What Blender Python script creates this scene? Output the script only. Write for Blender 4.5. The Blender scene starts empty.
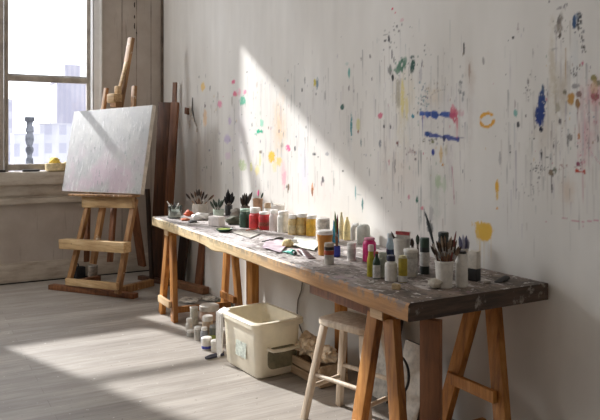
import bpy, bmesh, math, random
import numpy as np
from mathutils import Vector, Matrix, noise as mnoise

random.seed(7)
rng = np.random.default_rng(11)
scene = bpy.context.scene
COL = scene.collection

# ------------------------------------------------------------------ camera maths (600x420 frame)
HC, HOR, FPX, VPX = 1.32, 141.0, 680.0, -85.0
TH = math.atan((300 - VPX) / FPX)
FX, FY = -math.cos(TH), math.sin(TH)
RX, RY = math.sin(TH), math.cos(TH)
_d = FPX * HC / (269 - HOR); _l = (163 - 300) / FPX * _d
CX, CY = -(_d * FX + _l * RX), -(_d * FY + _l * RY)      # room corner is the origin
TZ = 0.75                                                # table top height

def depth(x, y): return (x - CX) * FX + (y - CY) * FY
def onz(px, py, z=0.0):
    d = FPX * (HC - z) / (py - HOR); l = (px - 300) / FPX * d
    return Vector((CX + d * FX + l * RX, CY + d * FY + l * RY, z))
def ray(px, py):
    l = (px - 300) / FPX
    return Vector((FX + l * RX, FY + l * RY, -(py - HOR) / FPX))
CAM = Vector((CX, CY, HC))
def onplane(px, py, p, n):
    r = ray(px, py); t = (p - CAM).dot(n) / r.dot(n)
    return CAM + r * t
def ony(px, py, Y=0.0): return onplane(px, py, Vector((0, Y, 0)), Vector((0, 1, 0)))
def onx(px, py, X=0.0): return onplane(px, py, Vector((X, 0, 0)), Vector((1, 0, 0)))

# ------------------------------------------------------------------ materials
def lin(c):
    return tuple(((v / 255) / 12.92 if v / 255 <= 0.04045 else ((v / 255 + 0.055) / 1.055) ** 2.4) for v in c)
def rgba(c): return (*lin(c), 1.0)

class NT:
    def __init__(self, name):
        self.m = bpy.data.materials.new(name); self.m.use_nodes = True
        self.t = self.m.node_tree; self.n = self.t.nodes
        self.b = self.n['Principled BSDF']
    def node(self, typ, **kw):
        nd = self.n.new(typ)
        for k, v in kw.items():
            if k in nd.inputs: nd.inputs[k].default_value = v
            else: setattr(nd, k, v)
        return nd
    def link(self, a, b): self.t.links.new(a, b)
    def coords(self, scale=(1, 1, 1), rot=(0, 0, 0), kind='Object'):
        tc = self.node('ShaderNodeTexCoord'); mp = self.node('ShaderNodeMapping')
        mp.inputs['Scale'].default_value = scale; mp.inputs['Rotation'].default_value = rot
        if kind == 'World':
            g = self.node('ShaderNodeNewGeometry'); self.link(g.outputs['Position'], mp.inputs['Vector'])
        else: self.link(tc.outputs[kind], mp.inputs['Vector'])
        return mp.outputs['Vector']
    def noise(self, vec, scale=5, detail=4, rough=.6):
        nd = self.node('ShaderNodeTexNoise'); nd.inputs['Scale'].default_value = scale
        nd.inputs['Detail'].default_value = detail; nd.inputs['Roughness'].default_value = rough
        self.link(vec, nd.inputs['Vector']); return nd.outputs['Fac']
    def ramp(self, fac, stops, interp='LINEAR'):
        nd = self.node('ShaderNodeValToRGB'); r = nd.color_ramp; r.interpolation = interp
        while len(r.elements) < len(stops): r.elements.new(.5)
        for e, (p, c) in zip(r.elements, stops): e.position = p; e.color = rgba(c)
        self.link(fac, nd.inputs['Fac']); return nd.outputs['Color']
    def fac(self, fac, a, b):
        nd = self.node('ShaderNodeMapRange'); nd.inputs['From Min'].default_value = a; nd.inputs['From Max'].default_value = b
        self.link(fac, nd.inputs['Value']); return nd.outputs['Result']
    def math(self, op, a, b):
        nd = self.node('ShaderNodeMath', operation=op)
        for i, v in enumerate((a, b)):
            if isinstance(v, (int, float)): nd.inputs[i].default_value = v
            else: self.link(v, nd.inputs[i])
        return nd.outputs[0]
    def mix(self, f, a, b, mode='MIX'):
        nd = self.node('ShaderNodeMix', data_type='RGBA', blend_type=mode)
        for i, v in ((0, f), (6, a), (7, b)):
            if isinstance(v, (int, float)): nd.inputs[i].default_value = v
            elif isinstance(v, tuple): nd.inputs[i].default_value = rgba(v)
            else: self.link(v, nd.inputs[i])
        return nd.outputs[2]
    def bump(self, h, strength=.3, dist=.01):
        nd = self.node('ShaderNodeBump'); nd.inputs['Strength'].default_value = strength; nd.inputs['Distance'].default_value = dist
        self.link(h, nd.inputs['Height']); self.link(nd.outputs['Normal'], self.b.inputs['Normal'])
    def out(self, color, rough=.6, metal=0, spec=None):
        if isinstance(color, tuple): self.b.inputs['Base Color'].default_value = rgba(color)
        else: self.link(color, self.b.inputs['Base Color'])
        self.b.inputs['Roughness'].default_value = rough; self.b.inputs['Metallic'].default_value = metal
        if spec is not None: self.b.inputs['Specular IOR Level'].default_value = spec
        return self.m

_pc = {}
def paint(c, rough=.5, var=.12, scale=30, metal=0, kind='plain'):
    """a plain coloured surface with a little procedural dirt"""
    k = (c, rough, var, scale, metal)
    if k in _pc: return _pc[k]
    t = NT('paint_%d_%d_%d' % c); v = t.coords()
    n = t.noise(v, scale, 5, .65)
    dark = tuple(int(x * (1 - var * 2)) for x in c); light = tuple(min(255, int(x * (1 + var * .6))) for x in c)
    col = t.ramp(n, [(.3, dark), (.55, c), (.75, light)])
    _pc[k] = t.out(col, rough, metal); return _pc[k]

def wood(name, a, b, c, axis='X', scale=1.0, rough=.55, splat=None):
    t = NT(name); s = {'X': (2, 22, 22), 'Y': (22, 2, 22), 'Z': (22, 22, 2)}[axis]
    v = t.coords(tuple(q * scale for q in s)); n1 = t.noise(v, 1.6, 6, .65)
    v2 = t.coords((1, 1, 1)); n2 = t.noise(v2, 3, 3, .5)
    col = t.ramp(n1, [(.3, a), (.5, b), (.72, c)])
    col = t.mix(t.fac(n2, .35, .7), col, t.mix(.5, col, a, 'MULTIPLY'))
    if splat:
        v3 = t.coords((1, 1, 1)); n3 = t.noise(v3, splat[1], 5, .7)
        col = t.mix(t.fac(n3, splat[2], splat[2] + .06), col, splat[0])
    t.bump(n1, .15, .004)
    return t.out(col, rough)

M = {}
M['easel'] = wood('pine_easel', (120, 84, 50), (168, 125, 80), (200, 160, 112), 'Z', splat=((215, 200, 180), 14, .63))
M['easel_light'] = wood('pine_light', (160, 125, 84), (205, 172, 125), (226, 200, 158), 'X', splat=((120, 95, 70), 18, .64))
M['trestle'] = wood('trestle_pine', (122, 74, 28), (178, 118, 50), (208, 152, 82), 'Z')
M['trestle_pale'] = wood('trestle_cut', (180, 145, 105), (215, 185, 145), (230, 205, 170), 'X')
M['oldwood'] = wood('old_brown', (58, 34, 20), (92, 56, 33), (120, 76, 46), 'Z')
M['oldwood_b'] = wood('mid_brown', (88, 52, 28), (128, 80, 46), (150, 98, 60), 'Z')
M['darkwood'] = wood('dark_brown', (34, 22, 15), (55, 36, 24), (76, 52, 36), 'Z')
M['lying'] = wood('lying_lumber', (100, 66, 40), (140, 98, 64), (165, 122, 84), 'X')
M['stool'] = wood('stool_wood', (186, 164, 140), (216, 200, 178), (234, 222, 206), 'Z', splat=((120, 105, 92), 22, .66))
M['crate'] = wood('crate_wood', (150, 124, 96), (190, 164, 134), (212, 190, 160), 'X')
M['handle'] = wood('brush_handle', (120, 84, 56), (160, 120, 84), (190, 152, 112), 'Z')
M['handle_dark'] = paint((84, 52, 40), .4); M['handle_red'] = paint((120, 50, 42), .35)
M['ferrule'] = paint((170, 164, 156), .35, .1, 40, .7)
M['bristle'] = paint((62, 48, 40), .9); M['bristle_black'] = paint((38, 36, 38), .9)
M['bristle_tan'] = paint((150, 118, 84), .9); M['bristle_green'] = paint((62, 74, 62), .9)
M['white'] = paint((226, 221, 212), .45, .05); M['offwhite'] = paint((208, 200, 188), .55, .07)
M['cap_white'] = paint((236, 232, 226), .4, .04)
M['grime'] = paint((196, 190, 180), .6, .16, 18)
M['label'] = paint((204, 200, 194), .6, .1, 60)
M['black'] = paint((30, 29, 30), .45); M['darkgrey'] = paint((62, 60, 60), .5)

def glass_mat(name, tint, clear=.9, rough=.02):
    t = NT(name); t.n.remove(t.b)
    tr = t.node('ShaderNodeBsdfTransparent'); tr.inputs['Color'].default_value = rgba(tint)
    gl = t.node('ShaderNodeBsdfGlossy'); gl.inputs['Roughness'].default_value = rough
    fr = t.node('ShaderNodeFresnel'); fr.inputs['IOR'].default_value = 1.45
    mx = t.node('ShaderNodeMixShader')
    t.link(t.math('MULTIPLY', fr.outputs[0], 1 - clear + .6), mx.inputs[0])
    t.link(tr.outputs[0], mx.inputs[1]); t.link(gl.outputs[0], mx.inputs[2])
    t.link(mx.outputs[0], t.n['Material Output'].inputs['Surface'])
    return t.m
M['pane'] = glass_mat('window_glass', (250, 252, 255))
M['jarglass'] = glass_mat('jar_glass', (226, 230, 228), .7, .08)

def plastic_translucent(name, c, trans=.4):
    t = NT(name); v = t.coords(); n = t.noise(v, 9, 5, .6)
    dk = tuple(int(x * .95) for x in c)
    col = t.ramp(n, [(.35, dk), (.6, c)])
    t.link(col, t.b.inputs['Base Color']); t.b.inputs['Roughness'].default_value = .45
    tl = t.node('ShaderNodeBsdfTranslucent'); t.link(col, tl.inputs['Color'])
    mx = t.node('ShaderNodeMixShader'); mx.inputs[0].default_value = trans
    t.link(t.b.outputs[0], mx.inputs[1]); t.link(tl.outputs[0], mx.inputs[2])
    t.link(mx.outputs[0], t.n['Material Output'].inputs['Surface'])
    return t.m
M['tub'] = plastic_translucent('tub_plastic', (248, 240, 220), .15)
M['amber'] = plastic_translucent('amber_plastic', (226, 168, 84), .4)

# ------------------------------------------------------------------ mesh builder
class B:
    def __init__(self): self.bm = bmesh.new()
    def _new(self, verts, faces, smooth=False, mi=0):
        vs = [self.bm.verts.new(v) for v in verts]; fs = []
        for f in faces:
            try: q = self.bm.faces.new([vs[i] for i in f])
            except ValueError: continue
            q.smooth = smooth; q.material_index = mi; fs.append(q)
        return vs, fs
    def box(self, c, s, mat=None, bev=0.0, taper=1.0, mi=0):
        x, y, z = s[0] / 2, s[1] / 2, s[2] / 2
        pts = [Vector((a * x * (taper if k < 0 else 1), b * y * (taper if k < 0 else 1), k * z)) for k in (-1, 1) for b in (-1, 1) for a in (-1, 1)]
        if mat is None: mat = Matrix.Identity(3)
        pts = [Vector(c) + mat @ p for p in pts]
        vs, fs = self._new(pts, [(0, 2, 3, 1), (4, 5, 7, 6), (0, 1, 5, 4), (2, 6, 7, 3), (0, 4, 6, 2), (1, 3, 7, 5)], mi=mi)
        if bev > 0:
            es = list({e for f in fs for e in f.edges})
            bmesh.ops.bevel(self.bm, geom=es, offset=bev, segments=2, affect='EDGES', profile=.6)
        return self
    def bar(self, p0, p1, w, t, side=(0, 0, 1), bev=.003, w1=None, mi=0):
        """rectangular bar p0->p1; w along the in-plane direction nearest 'side', t across"""
        p0, p1 = Vector(p0), Vector(p1); a = (p1 - p0); L = a.length; a.normalize()
        s = Vector(side); s = (s - a * s.dot(a)).normalized(); q = a.cross(s)
        mat = Matrix((s, q, a)).transposed()
        return self.box((p0 + p1) / 2, (w, t, L), mat, bev, taper=1.0 if w1 is None else w / w1, mi=mi)
    def tube(self, pts, radii, seg=10, cap=True, flat=1.0, mi=0):
        pts = [Vector(p) for p in pts]; rings = []
        if isinstance(radii, (int, float)): radii = [radii] * len(pts)
        u = None
        for i, p in enumerate(pts):
            d = (pts[min(i + 1, len(pts) - 1)] - pts[max(i - 1, 0)]).normalized()
            if u is None:
                u = d.orthogonal().normalized()
            else: u = (u - d * u.dot(d)).normalized()
            w = d.cross(u)
            rings.append([p + (u * math.cos(k * math.tau / seg) + w * math.sin(k * math.tau / seg) * flat) * radii[i] for k in range(seg)])
        verts = [v for r in rings for v in r]; faces = []
        for i in range(len(pts) - 1):
            for k in range(seg):
                a = i * seg + k; b = i * seg + (k + 1) % seg
                faces.append((a, b, b + seg, a + seg))
        if cap:
            faces.append(tuple(range(seg - 1, -1, -1))); faces.append(tuple((len(pts) - 1) * seg + k for k in range(seg)))
        self._new(verts, faces, True, mi); return self
    def lathe(self, prof, c=(0, 0, 0), seg=24, sq=2.0, rot=0.0, close=True, sy=1.0, mi=0, axis=None):
        c = Vector(c); verts = []; faces = []
        for r, z in prof:
            for k in range(seg):
                a = k * math.tau / seg
                m = 1.0 / (abs(math.cos(a)) ** sq + abs(math.sin(a)) ** sq) ** (1 / sq)
                v = Vector((r * m * math.cos(a), r * m * math.sin(a) * sy, z))
                v = Matrix.Rotation(rot, 3, 'Z') @ v
                if axis is not None: v = axis @ v
                verts.append(c + v)
        n = len(prof)
        for i in range(n - 1):
            for k in range(seg):
                a = i * seg + k; b = i * seg + (k + 1) % seg
                faces.append((a, b, b + seg, a + seg))
        if close:
            faces.append(tuple(range(seg - 1, -1, -1))); faces.append(tuple((n - 1) * seg + k for k in range(seg)))
        self._new(verts, faces, True, mi); return self
    def blob(self, c, r, amp=.25, freq=3.0, sub=3, seed=0, mi=0, flatbottom=True):
        res = bmesh.ops.create_icosphere(self.bm, subdivisions=sub, radius=1.0); off = Vector((seed * 3.7, seed * 1.3, seed * 2.1))
        for v in res['verts']:
            p = v.co.copy(); k = 1 + amp * mnoise.fractal(p * freq + off, 1.0, 2.0, 3)
            q = Vector((p.x * r[0], p.y * r[1], p.z * r[2])) * k
            if flatbottom: q.z = max(q.z, -r[2] * .75)
            v.co = Vector(c) + q
        for v in res['verts']:
            for f in v.link_faces: f.smooth = True; f.material_index = mi
        return self
    def poly(self, pts, h, z0=0.0, mi=0):
        """extruded xy outline"""
        n = len(pts); vs = [Vector((p[0], p[1], z0)) for p in pts] + [Vector((p[0], p[1], z0 + h)) for p in pts]
        fs = [tuple(range(n - 1, -1, -1)), tuple(range(n, 2 * n))] + [(i, (i + 1) % n, n + (i + 1) % n, n + i) for i in range(n)]
        self._new(vs, fs, mi=mi); return self
    def make(self, name, mats, parent=None, sharp=True, kind=None, label=None):
        bmesh.ops.recalc_face_normals(self.bm, faces=self.bm.faces[:])
        me = bpy.data.meshes.new(name); self.bm.to_mesh(me); self.bm.free()
        for m in (mats if isinstance(mats, (list, tuple)) else [mats]): me.materials.append(m)
        if sharp:
            me.set_sharp_from_angle(angle=math.radians(38))
        o = bpy.data.objects.new(name, me); COL.objects.link(o)
        if parent is not None: o.parent = parent
        if kind: o['kind'] = kind
        if label: o['label'] = label
        return o

def tag(o, label, cat, group=None):
    o['label'] = label; o['category'] = cat
    if group: o['group'] = group
    return o
def thing(name, label, cat, loc=(0, 0, 0), rz=0.0, group=None):
    o = bpy.data.objects.new(name, None); COL.objects.link(o)
    o.location = loc; o.rotation_euler = (0, 0, rz); o.empty_display_size = .05
    return tag(o, label, cat, group)
def put(o, loc, rz=0.0): o.location = loc; o.rotation_euler = (0, 0, rz); return o

# ------------------------------------------------------------------ sun / room constants
SUN = Vector((1, .375, -.62)).normalized()
XG = -.09                                   # glass plane
HEAD, SILL = 3.35, 1.06
YA1 = onx(86.3, 120, XG).y                  # right edge of first window's glass
YA0 = onx(8.2, 120, XG).y                   # left edge
YB1 = YA0 - .13; YB0 = -2.54
CEIL = 3.62; XE, YE = 8.6, -5.6             # far ends of the room

# ------------------------------------------------------------------ painted wall (colour attribute = dried paint)
def build_paint_wall():
    xs = [0.02]
    while xs[-1] < 6.05: xs.append(xs[-1] + .00155 * max(1.9, (CX - xs[-1]) * .87 + 1.1))
    xs = np.array(xs); zs = np.arange(.50, 2.82, .0058)
    X, Z = np.meshgrid(xs, zs); H, W = X.shape
    def vnoise(sx, sz, seed):
        r = np.random.default_rng(seed); nx = int(6.2 / sx) + 3; nz = int(2.6 / sz) + 3
        g = r.random((nz, nx)); fx = X / sx; fz = (Z - .4) / sz
        ix = fx.astype(int); iz = fz.astype(int); tx = fx - ix; tz = fz - iz
        tx = tx * tx * (3 - 2 * tx); tz = tz * tz * (3 - 2 * tz)
        return (g[iz, ix] * (1 - tx) + g[iz, ix + 1] * tx) * (1 - tz) + (g[iz + 1, ix] * (1 - tx) + g[iz + 1, ix + 1] * tx) * tz
    nA = vnoise(.022, .022, 1); nB = vnoise(.01, .06, 2); nC = vnoise(.2, .3, 3); nD = vnoise(.012, .012, 4); nE = vnoise(.05, .6, 5); nF = vnoise(.04, .07, 6); nG = vnoise(.0075, .0075, 7)
    base = np.array(lin((226, 222, 216)))
    C = np.ones((H, W, 3)) * base
    C *= (1 + (nC - .5) * .05 + (nE - .5) * .05)[..., None]
    HT = np.zeros((H, W))
    def comp(mask, color, bump=.5):
        nonlocal C, HT
        mask = np.clip(mask, 0, 1)
        C = C * (1 - mask[..., None]) + np.array(lin(color)) * mask[..., None]
        HT = np.maximum(HT, mask * bump)
    def loc(px, py):
        p = ony(px, py); q = ony(px + 1, py); return p.x, p.z, q.x - p.x, depth(p.x, 0) / FPX
    def sub(x0, x1, z0, z1):
        i0, i1 = np.searchsorted(xs, [x0, x1]); j0, j1 = np.searchsorted(zs, [z0, z1]); return slice(j0, j1), slice(i0, i1)
    def local(mask_fn, x0, x1, z0, z1, color, alpha, bump=.5):
        nonlocal C, HT
        s = sub(x0, x1, z0, z1)
        if X[s].size == 0: return
        m = np.clip(mask_fn(s), 0, 1) * alpha
        C[s] = C[s] * (1 - m[..., None]) + np.array(lin(color)) * m[..., None]
        HT[s] = np.maximum(HT[s], m * bump)
    def blob(px, py, rx, ry, color, a=.9, rough=.6, dry=.3, soft=.28):
        x, z, kx, kz = loc(px, py); rx *= kx; ry *= kz
        def f(s):
            d = np.sqrt(((X[s] - x) / rx) ** 2 + ((Z[s] - z) / ry) ** 2) + (nF[s] - .5) * rough * .7 + (nA[s] - .5) * rough * .8 + (nB[s] - .5) * rough * .9 + (nG[s] - .5) * rough * .5
            m = np.clip((1 - d) / soft, 0, 1)
            if dry: m = m * np.clip((nB[s] * .45 + nG[s] * .3 + nA[s] * .25 - dry * .95 - .14 * np.clip(d, 0, 1)) * 9 + 1.0, 0.12, 1)
            return m
        local(f, x - rx * 2, x + rx * 2, z - ry * 2, z + ry * 2, color, a)
    def line(px, py0, py1, w, color, a=.6, px1=None):
        x, z0, kx, kz = loc(px, py0); p1 = ony(px if px1 is None else px1, py1); x1, z1 = p1.x, p1.z; w = max(w * kx, .0075)
        def f(s):
            t = np.clip((z0 - Z[s]) / (z0 - z1 + 1e-6), 0, 1); xc = x + (x1 - x) * t
            inside = ((Z[s] <= z0) & (Z[s] >= z1))
            return np.clip((w / 2 - np.abs(X[s] - xc)) / (w * .3) + .4, 0, 1) * inside * np.clip(.45 + (nB[s] - .35) * 2.2, 0, 1) * (1 - .55 * t)
        local(f, min(x, x1) - w * 2, max(x, x1) + w * 2, min(z0, z1) - .01, max(z0, z1) + .01, color, a)
    def stroke(px0, py0, px1, py1, w, color, a=.85, dry=.45):
        p0, p1 = ony(px0, py0), ony(px1, py1); w = w * depth(p0.x, 0) / FPX
        dx, dz = p1.x - p0.x, p1.z - p0.z; L = math.hypot(dx, dz)
        def f(s):
            t = ((X[s] - p0.x) * dx + (Z[s] - p0.z) * dz) / L; q = np.abs(-(X[s] - p0.x) * dz + (Z[s] - p0.z) * dx) / L
            e = np.clip((w / 2 - q + (nA[s] - .5) * w * .7) / (w * .2), 0, 1) * np.clip((t + w * .3) / (w * .3), 0, 1) * np.clip((L - t) / (w * .3), 0, 1)
            return e * np.clip((nA[s] * .5 + nF[s] * .5 - dry * .5) * 4 + .45, 0, 1)
        local(f, min(p0.x, p1.x) - w, max(p0.x, p1.x) + w, min(p0.z, p1.z) - w, max(p0.z, p1.z) + w, color, a, .8)
    def speck(px, py, rx, ry, n, colors, a=.8, r0=.35, r1=1.2, elong=1.5):
        for _ in range(n):
            t = random.gauss(0, .5), random.gauss(0, .5); r = random.uniform(r0, r1)
            blob(px + t[0] * rx, py + t[1] * ry, r, r * random.uniform(.8, elong), random.choice(colors), a * random.uniform(.5, 1), .6, .15, .5)
    def ring(px, py, r, w, color, a):
        x, z, kx, kz = loc(px, py)
        def f(s):
            dx = (X[s] - x) / (r * kx); dz = (Z[s] - z) / (r * kz); d = np.sqrt(dx ** 2 + dz ** 2); an = np.arctan2(dz, dx)
            m = np.clip((w - np.abs(d - 1) + (nA[s] - .5) * .22) / .1, 0, 1)
            gap = np.clip((np.abs(an - .35) - .22) * 8, 0, 1)
            return m * gap * np.clip((nD[s] - .1) * 6, .35, 1)
        local(f, x - r * kx * 1.6, x + r * kx * 1.6, z - r * kz * 1.6, z + r * kz * 1.6, color, a, .9)
    DK = (58, 54, 52); GR = (120, 114, 110)
    # broad faint washes
    for px, py, rx, ry, c, a in [(279, 128, 7, 30, (240, 196, 150), .55), (284, 172, 3.5, 14, (242, 170, 180), .5), (304, 172, 6, 28, (205, 205, 232), .35),
        (325, 195, 12, 22, (240, 210, 205), .3), (240, 130, 14, 40, (214, 206, 222), .18), (405, 95, 12, 30, (222, 206, 170), .32), (434, 97, 9, 16, (214, 188, 150), .45),
        (400, 170, 20, 30, (222, 208, 196), .3), (563, 90, 8, 34, (176, 160, 136), .5), (575, 60, 7, 38, (212, 212, 210), .6), (592, 95, 15, 17, (206, 146, 150), .6), (586, 138, 9, 30, (208, 160, 166), .5),
        (545, 130, 14, 30, (204, 192, 178), .4), (568, 190, 8, 16, (212, 186, 164), .4), (437, 185, 14, 35, (204, 204, 196), .35), (320, 120, 30, 50, (212, 208, 208), .25), (573, 120, 6, 11, (222, 220, 216), .8),
        (470, 75, 6, 20, (204, 184, 168), .35), (447, 110, 30, 35, (206, 202, 204), .3), (258, 115, 3.5, 9, (190, 226, 208), .25)]:
        blob(px, py, rx * 1.15, ry * 1.1, c, min(1, a * 1.3), .5, .22, 1.0)
    # random thin drips and ticks
    for _ in range(620):
        px = random.choice([random.uniform(196, 300), random.uniform(270, 420), random.uniform(380, 470), random.uniform(500, 600)]); py = random.gauss(125, 46)
        if not 18 < py < 226 or (px < 245 and py < 75) or (px < 300 and py < 50): continue
        g = random.random(); c = random.choice([GR, (160, 152, 150), (146, 136, 140), (166, 150, 140), DK, (170, 160, 176), (150, 160, 160)])
        if g < .78: line(px, py, py + random.uniform(8, 44), random.uniform(.3, 1.2), c, random.uniform(.18, .5))
        else: blob(px, py, random.uniform(.35, .7), random.uniform(.9, 3.6), c, random.uniform(.2, .55), .5, 0, .7)
    for _ in range(80):
        blob(random.uniform(198, 600), random.gauss(130, 45), random.uniform(.3, .55), random.uniform(.3, .7), random.choice([DK, DK, (90, 70, 80), (40, 60, 60)]), random.uniform(.4, .9), .3, 0, .6)
    for px, py, rx, ry, c_, a_ in [(552, 60, 5, 60, (196, 182, 156), .6), (556, 95, 4, 45, (188, 176, 150), .6), (597, 110, 6, 60, (206, 172, 172), .5), (582, 110, 4, 50, (206, 186, 186), .5), (402, 120, 10, 45, (216, 206, 180), .5), (430, 120, 9, 45, (204, 200, 196), .5), (436, 200, 8, 45, (196, 200, 190), .5), (450, 150, 6, 40, (208, 198, 200), .5), (385, 170, 6, 40, (214, 204, 196), .4), (420, 210, 4, 30, (170, 176, 170), .5), (350, 140, 5, 40, (206, 206, 206), .4), (470, 120, 4, 40, (206, 196, 188), .4), (515, 140, 3, 40, (200, 196, 196), .4), (530, 160, 8, 30, (204, 200, 192), .4)]:
        blob(px, py, rx, ry, c_, a_, .7, .42, .8)
    for _ in range(190):
        px = random.choice([random.uniform(200, 300), random.gauss(425, 24), random.gauss(570, 20)]); py = random.gauss(120, 40)
        if py < 20 or py > 225 or (px < 300 and py < 78): continue
        blob(px, py, random.uniform(.35, .9), random.uniform(.5, 2.2), random.choice([(190, 90, 110), (90, 130, 150), (110, 140, 110), (206, 170, 90), (150, 110, 80), (70, 80, 120), (120, 100, 130), DK]), random.uniform(.35, .8), .6, .15, .5)
    # left third
    for m in [(203, 87, 2.2, 5, (240, 200, 110), .8), (233.5, 82, 2, 2.2, (226, 106, 140), .9), (235, 94, 1.8, 3.2, (226, 100, 134), .85), (239, 92, 2.4, 4, (234, 170, 186), .7), (245, 92, 2, 2.4, (234, 140, 168), .85),
        (243, 101, 3.2, 5.5, (72, 186, 150), .85), (230, 121, 2, 5, (190, 160, 206), .55), (220, 104, 2.4, 4.2, (234, 140, 172), .8), (205, 118, 2.2, 10, (240, 196, 140), .6),
        (259, 131.5, 3.6, 2.8, (36, 176, 136), 1), (262, 123, 2.4, 4.5, (110, 204, 172), .7), (256, 134, 2, 2, (60, 184, 150), .6), (227, 139, 3.6, 5, (186, 166, 208), .6), (228, 156, 3, 4, (222, 190, 212), .5), (242, 165, 4.2, 6, (176, 192, 140), .75),
        (251, 167, 1.4, 5, (224, 222, 120), .75), (257, 170, 3, 5, (240, 222, 130), .6), (260, 160, 1.2, 9, (226, 216, 130), .6), (272, 157, 3.8, 7, (246, 190, 66), 1), (279, 161, 4, 6, (246, 202, 120), .85),
        (275, 166, 3, 6, (246, 214, 150), .6), (288, 148, 2.8, 3.6, (238, 116, 156), 1), (284, 178, 2.2, 12, (240, 160, 178), .6), (295, 149, 1, 3, (70, 70, 76), .9), (260.5, 152, 1.6, 1.8, (110, 96, 84), .8), (288.5, 187, 1.1, 5, (110, 80, 44), .9),
        (247, 72, 1, 1, DK, .9), (199, 77, .9, 1.6, DK, .7), (210, 88, .8, 4, (120, 116, 110), .7), (205, 106, 1, 2.6, (100, 76, 80), .8), (232, 101, .8, 5, (170, 160, 150), .7), (257, 85, 1.2, 3, (196, 180, 170), .6),
        (282, 145, 1.6, 3, (110, 90, 70), .4), (268, 185, .7, 6, (150, 150, 150), .5), (233, 172, .7, 7, (140, 136, 140), .6), (252, 125, .8, 2.5, (90, 90, 90), .5)]: blob(*m)
    # middle
    for m in [(315, 83, 1.3, 5, (206, 186, 70), .95), (317.3, 84, 1.3, 7, (120, 140, 150), .95), (316, 94, .9, 1.5, DK, .8), (349, 72, 1.2, 7, (84, 160, 150), .9), (347, 64, 2.2, 2, (180, 196, 190), .6), (351.3, 128, 1.3, 13, (76, 146, 150), .95),
        (342.5, 107, 2, 3.6, (52, 92, 84), .95), (358, 125, 2, 7, (214, 208, 140), .7), (358, 132, 1, 2, (140, 70, 60), .7), (381, 115.5, 3.4, 3.2, (216, 120, 140), .95), (384, 126, .9, 2, DK, 1), (390.5, 127, .8, 2.4, DK, .8),
        (302, 90, 1.2, 2, DK, .7), (305, 80, .8, 4, GR, .7), (325, 95, .8, 6, GR, .6), (349, 88, .9, 3, GR, .8), (354, 91, .8, 2.2, GR, .6), (372, 79, .9, 2.6, (110, 100, 100), .7), (370, 56, 1, 2.4, GR, .7), (361, 59, .8, 2, GR, .6),
        (314.5, 154, 2.4, 1.6, (60, 60, 66), .95), (318, 157, .9, 1, DK, .7), (327, 154, 1.8, 2.4, (150, 150, 156), .7), (323, 180, 1.8, 4, (66, 60, 70), .9), (321.5, 183, 1, 4, (120, 100, 110), .7), (312.5, 190, 1.3, 7, (206, 130, 60), .95), (312.3, 192, .8, 5, (130, 80, 50), .9),
        (288, 190, .9, 5, (120, 90, 60), .6), (355.5, 193, .8, 7, (110, 160, 160), .9), (362.5, 204, 1, 7, (50, 110, 110), .95), (359, 194.5, 3, .8, (110, 130, 130), .5), (334, 182, .8, 5, GR, .5), (343, 171, 1.2, .8, DK, .7), (369.5, 172, .6, 4, GR, .5), (389, 164, .9, 4, (200, 100, 110), .8),
        (361, 143, .8, 4, (90, 120, 120), .7), (380, 142, 1.2, 5, (120, 120, 126), .6), (397, 143, 1.2, 2, (120, 70, 60), .9), (398, 145, .8, 3, DK, .6), (395, 166, .8, 8, GR, .6), (382, 198, .8, .8, DK, .8), (300, 105, .7, 3, GR, .5), (306, 127, 1, 2, DK, .5)]: blob(*m)
    # upper middle: red flecks, scribbles, green patches
    for m in [(392.5, 9, 1.1, 1.2, (214, 90, 110), 1), (395.5, 12.5, 1, 1.1, (214, 90, 110), .9), (402, 20, 2, 2, (214, 170, 176), .6), (397, 26, 1.2, 2, DK, .7), (385, 41, 1.6, 2, (70, 68, 66), .9), (389, 39, 1.5, 4, (64, 62, 62), .95), (394, 30, 1.4, 1, GR, .8), (399, 31, 1, 2, GR, .7),
        (385, 35, 3, 1, GR, .6), (392, 55, .9, 7, (90, 86, 84), .8), (394, 60, .8, 4, (90, 86, 84), .7), (390, 70, 2.4, 6, (112, 112, 108), .8), (401, 66, 5, 7, (74, 118, 96), .95), (398, 71, 3, 4, (100, 130, 112), .8), (405, 61, 2, 4, (90, 130, 108), .7), (412.5, 66, 3.2, 9, (50, 84, 74), 1), (412, 57, 2, 1.6, (50, 80, 74), .8),
        (392.6, 78, 1.5, 4, (34, 34, 36), 1), (422, 64, 1.3, 6, (116, 114, 118), .8), (421, 74, 3, 9, (166, 162, 170), .5), (425, 45, 1, 1, DK, .9), (464, 48, 1, 7, (74, 72, 66), .95), (463, 54, .8, 2, (140, 130, 110), .8), (469.5, 72, 1.6, 11, (160, 132, 112), .6), (484, 62, .9, 4, GR, .6), (460, 82, 1, 1.5, DK, .6), (370.5, 57, 1, 2.5, GR, .6),
        (402.5, 96, 2, 20, (222, 206, 120), .7), (398, 92, 2.4, 17, (150, 140, 118), .6), (407, 108, 2, 14, (224, 208, 140), .6), (412.5, 116, 2.2, 2.8, (50, 130, 150), 1), (411, 151, 3, 4, (150, 110, 110), .4), (398, 143, 1, 3, (110, 60, 60), .7), (380, 143, 1.6, 5, (130, 136, 140), .6)]: blob(*m)
    speck(423, 97, 7, 16, 46, [(86, 130, 140), (90, 110, 130), (60, 60, 66), (120, 150, 150)], .8)
    speck(434, 90, 9, 10, 30, [(170, 140, 90), (90, 84, 76), (150, 130, 90)], .7); speck(461, 88, 3, 12, 18, [(100, 110, 110), (120, 120, 120)], .6, elong=3)
    speck(411, 151, 5, 6, 22, [(110, 60, 66), (80, 64, 60), (160, 100, 90)], .8); speck(432, 142, 12, 4, 22, [(60, 70, 100), (110, 110, 60), (60, 60, 60)], .8)
    speck(412, 60, 14, 16, 16, [(60, 100, 84), DK]); speck(390, 40, 8, 16, 16, [GR, DK], .7)
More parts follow.
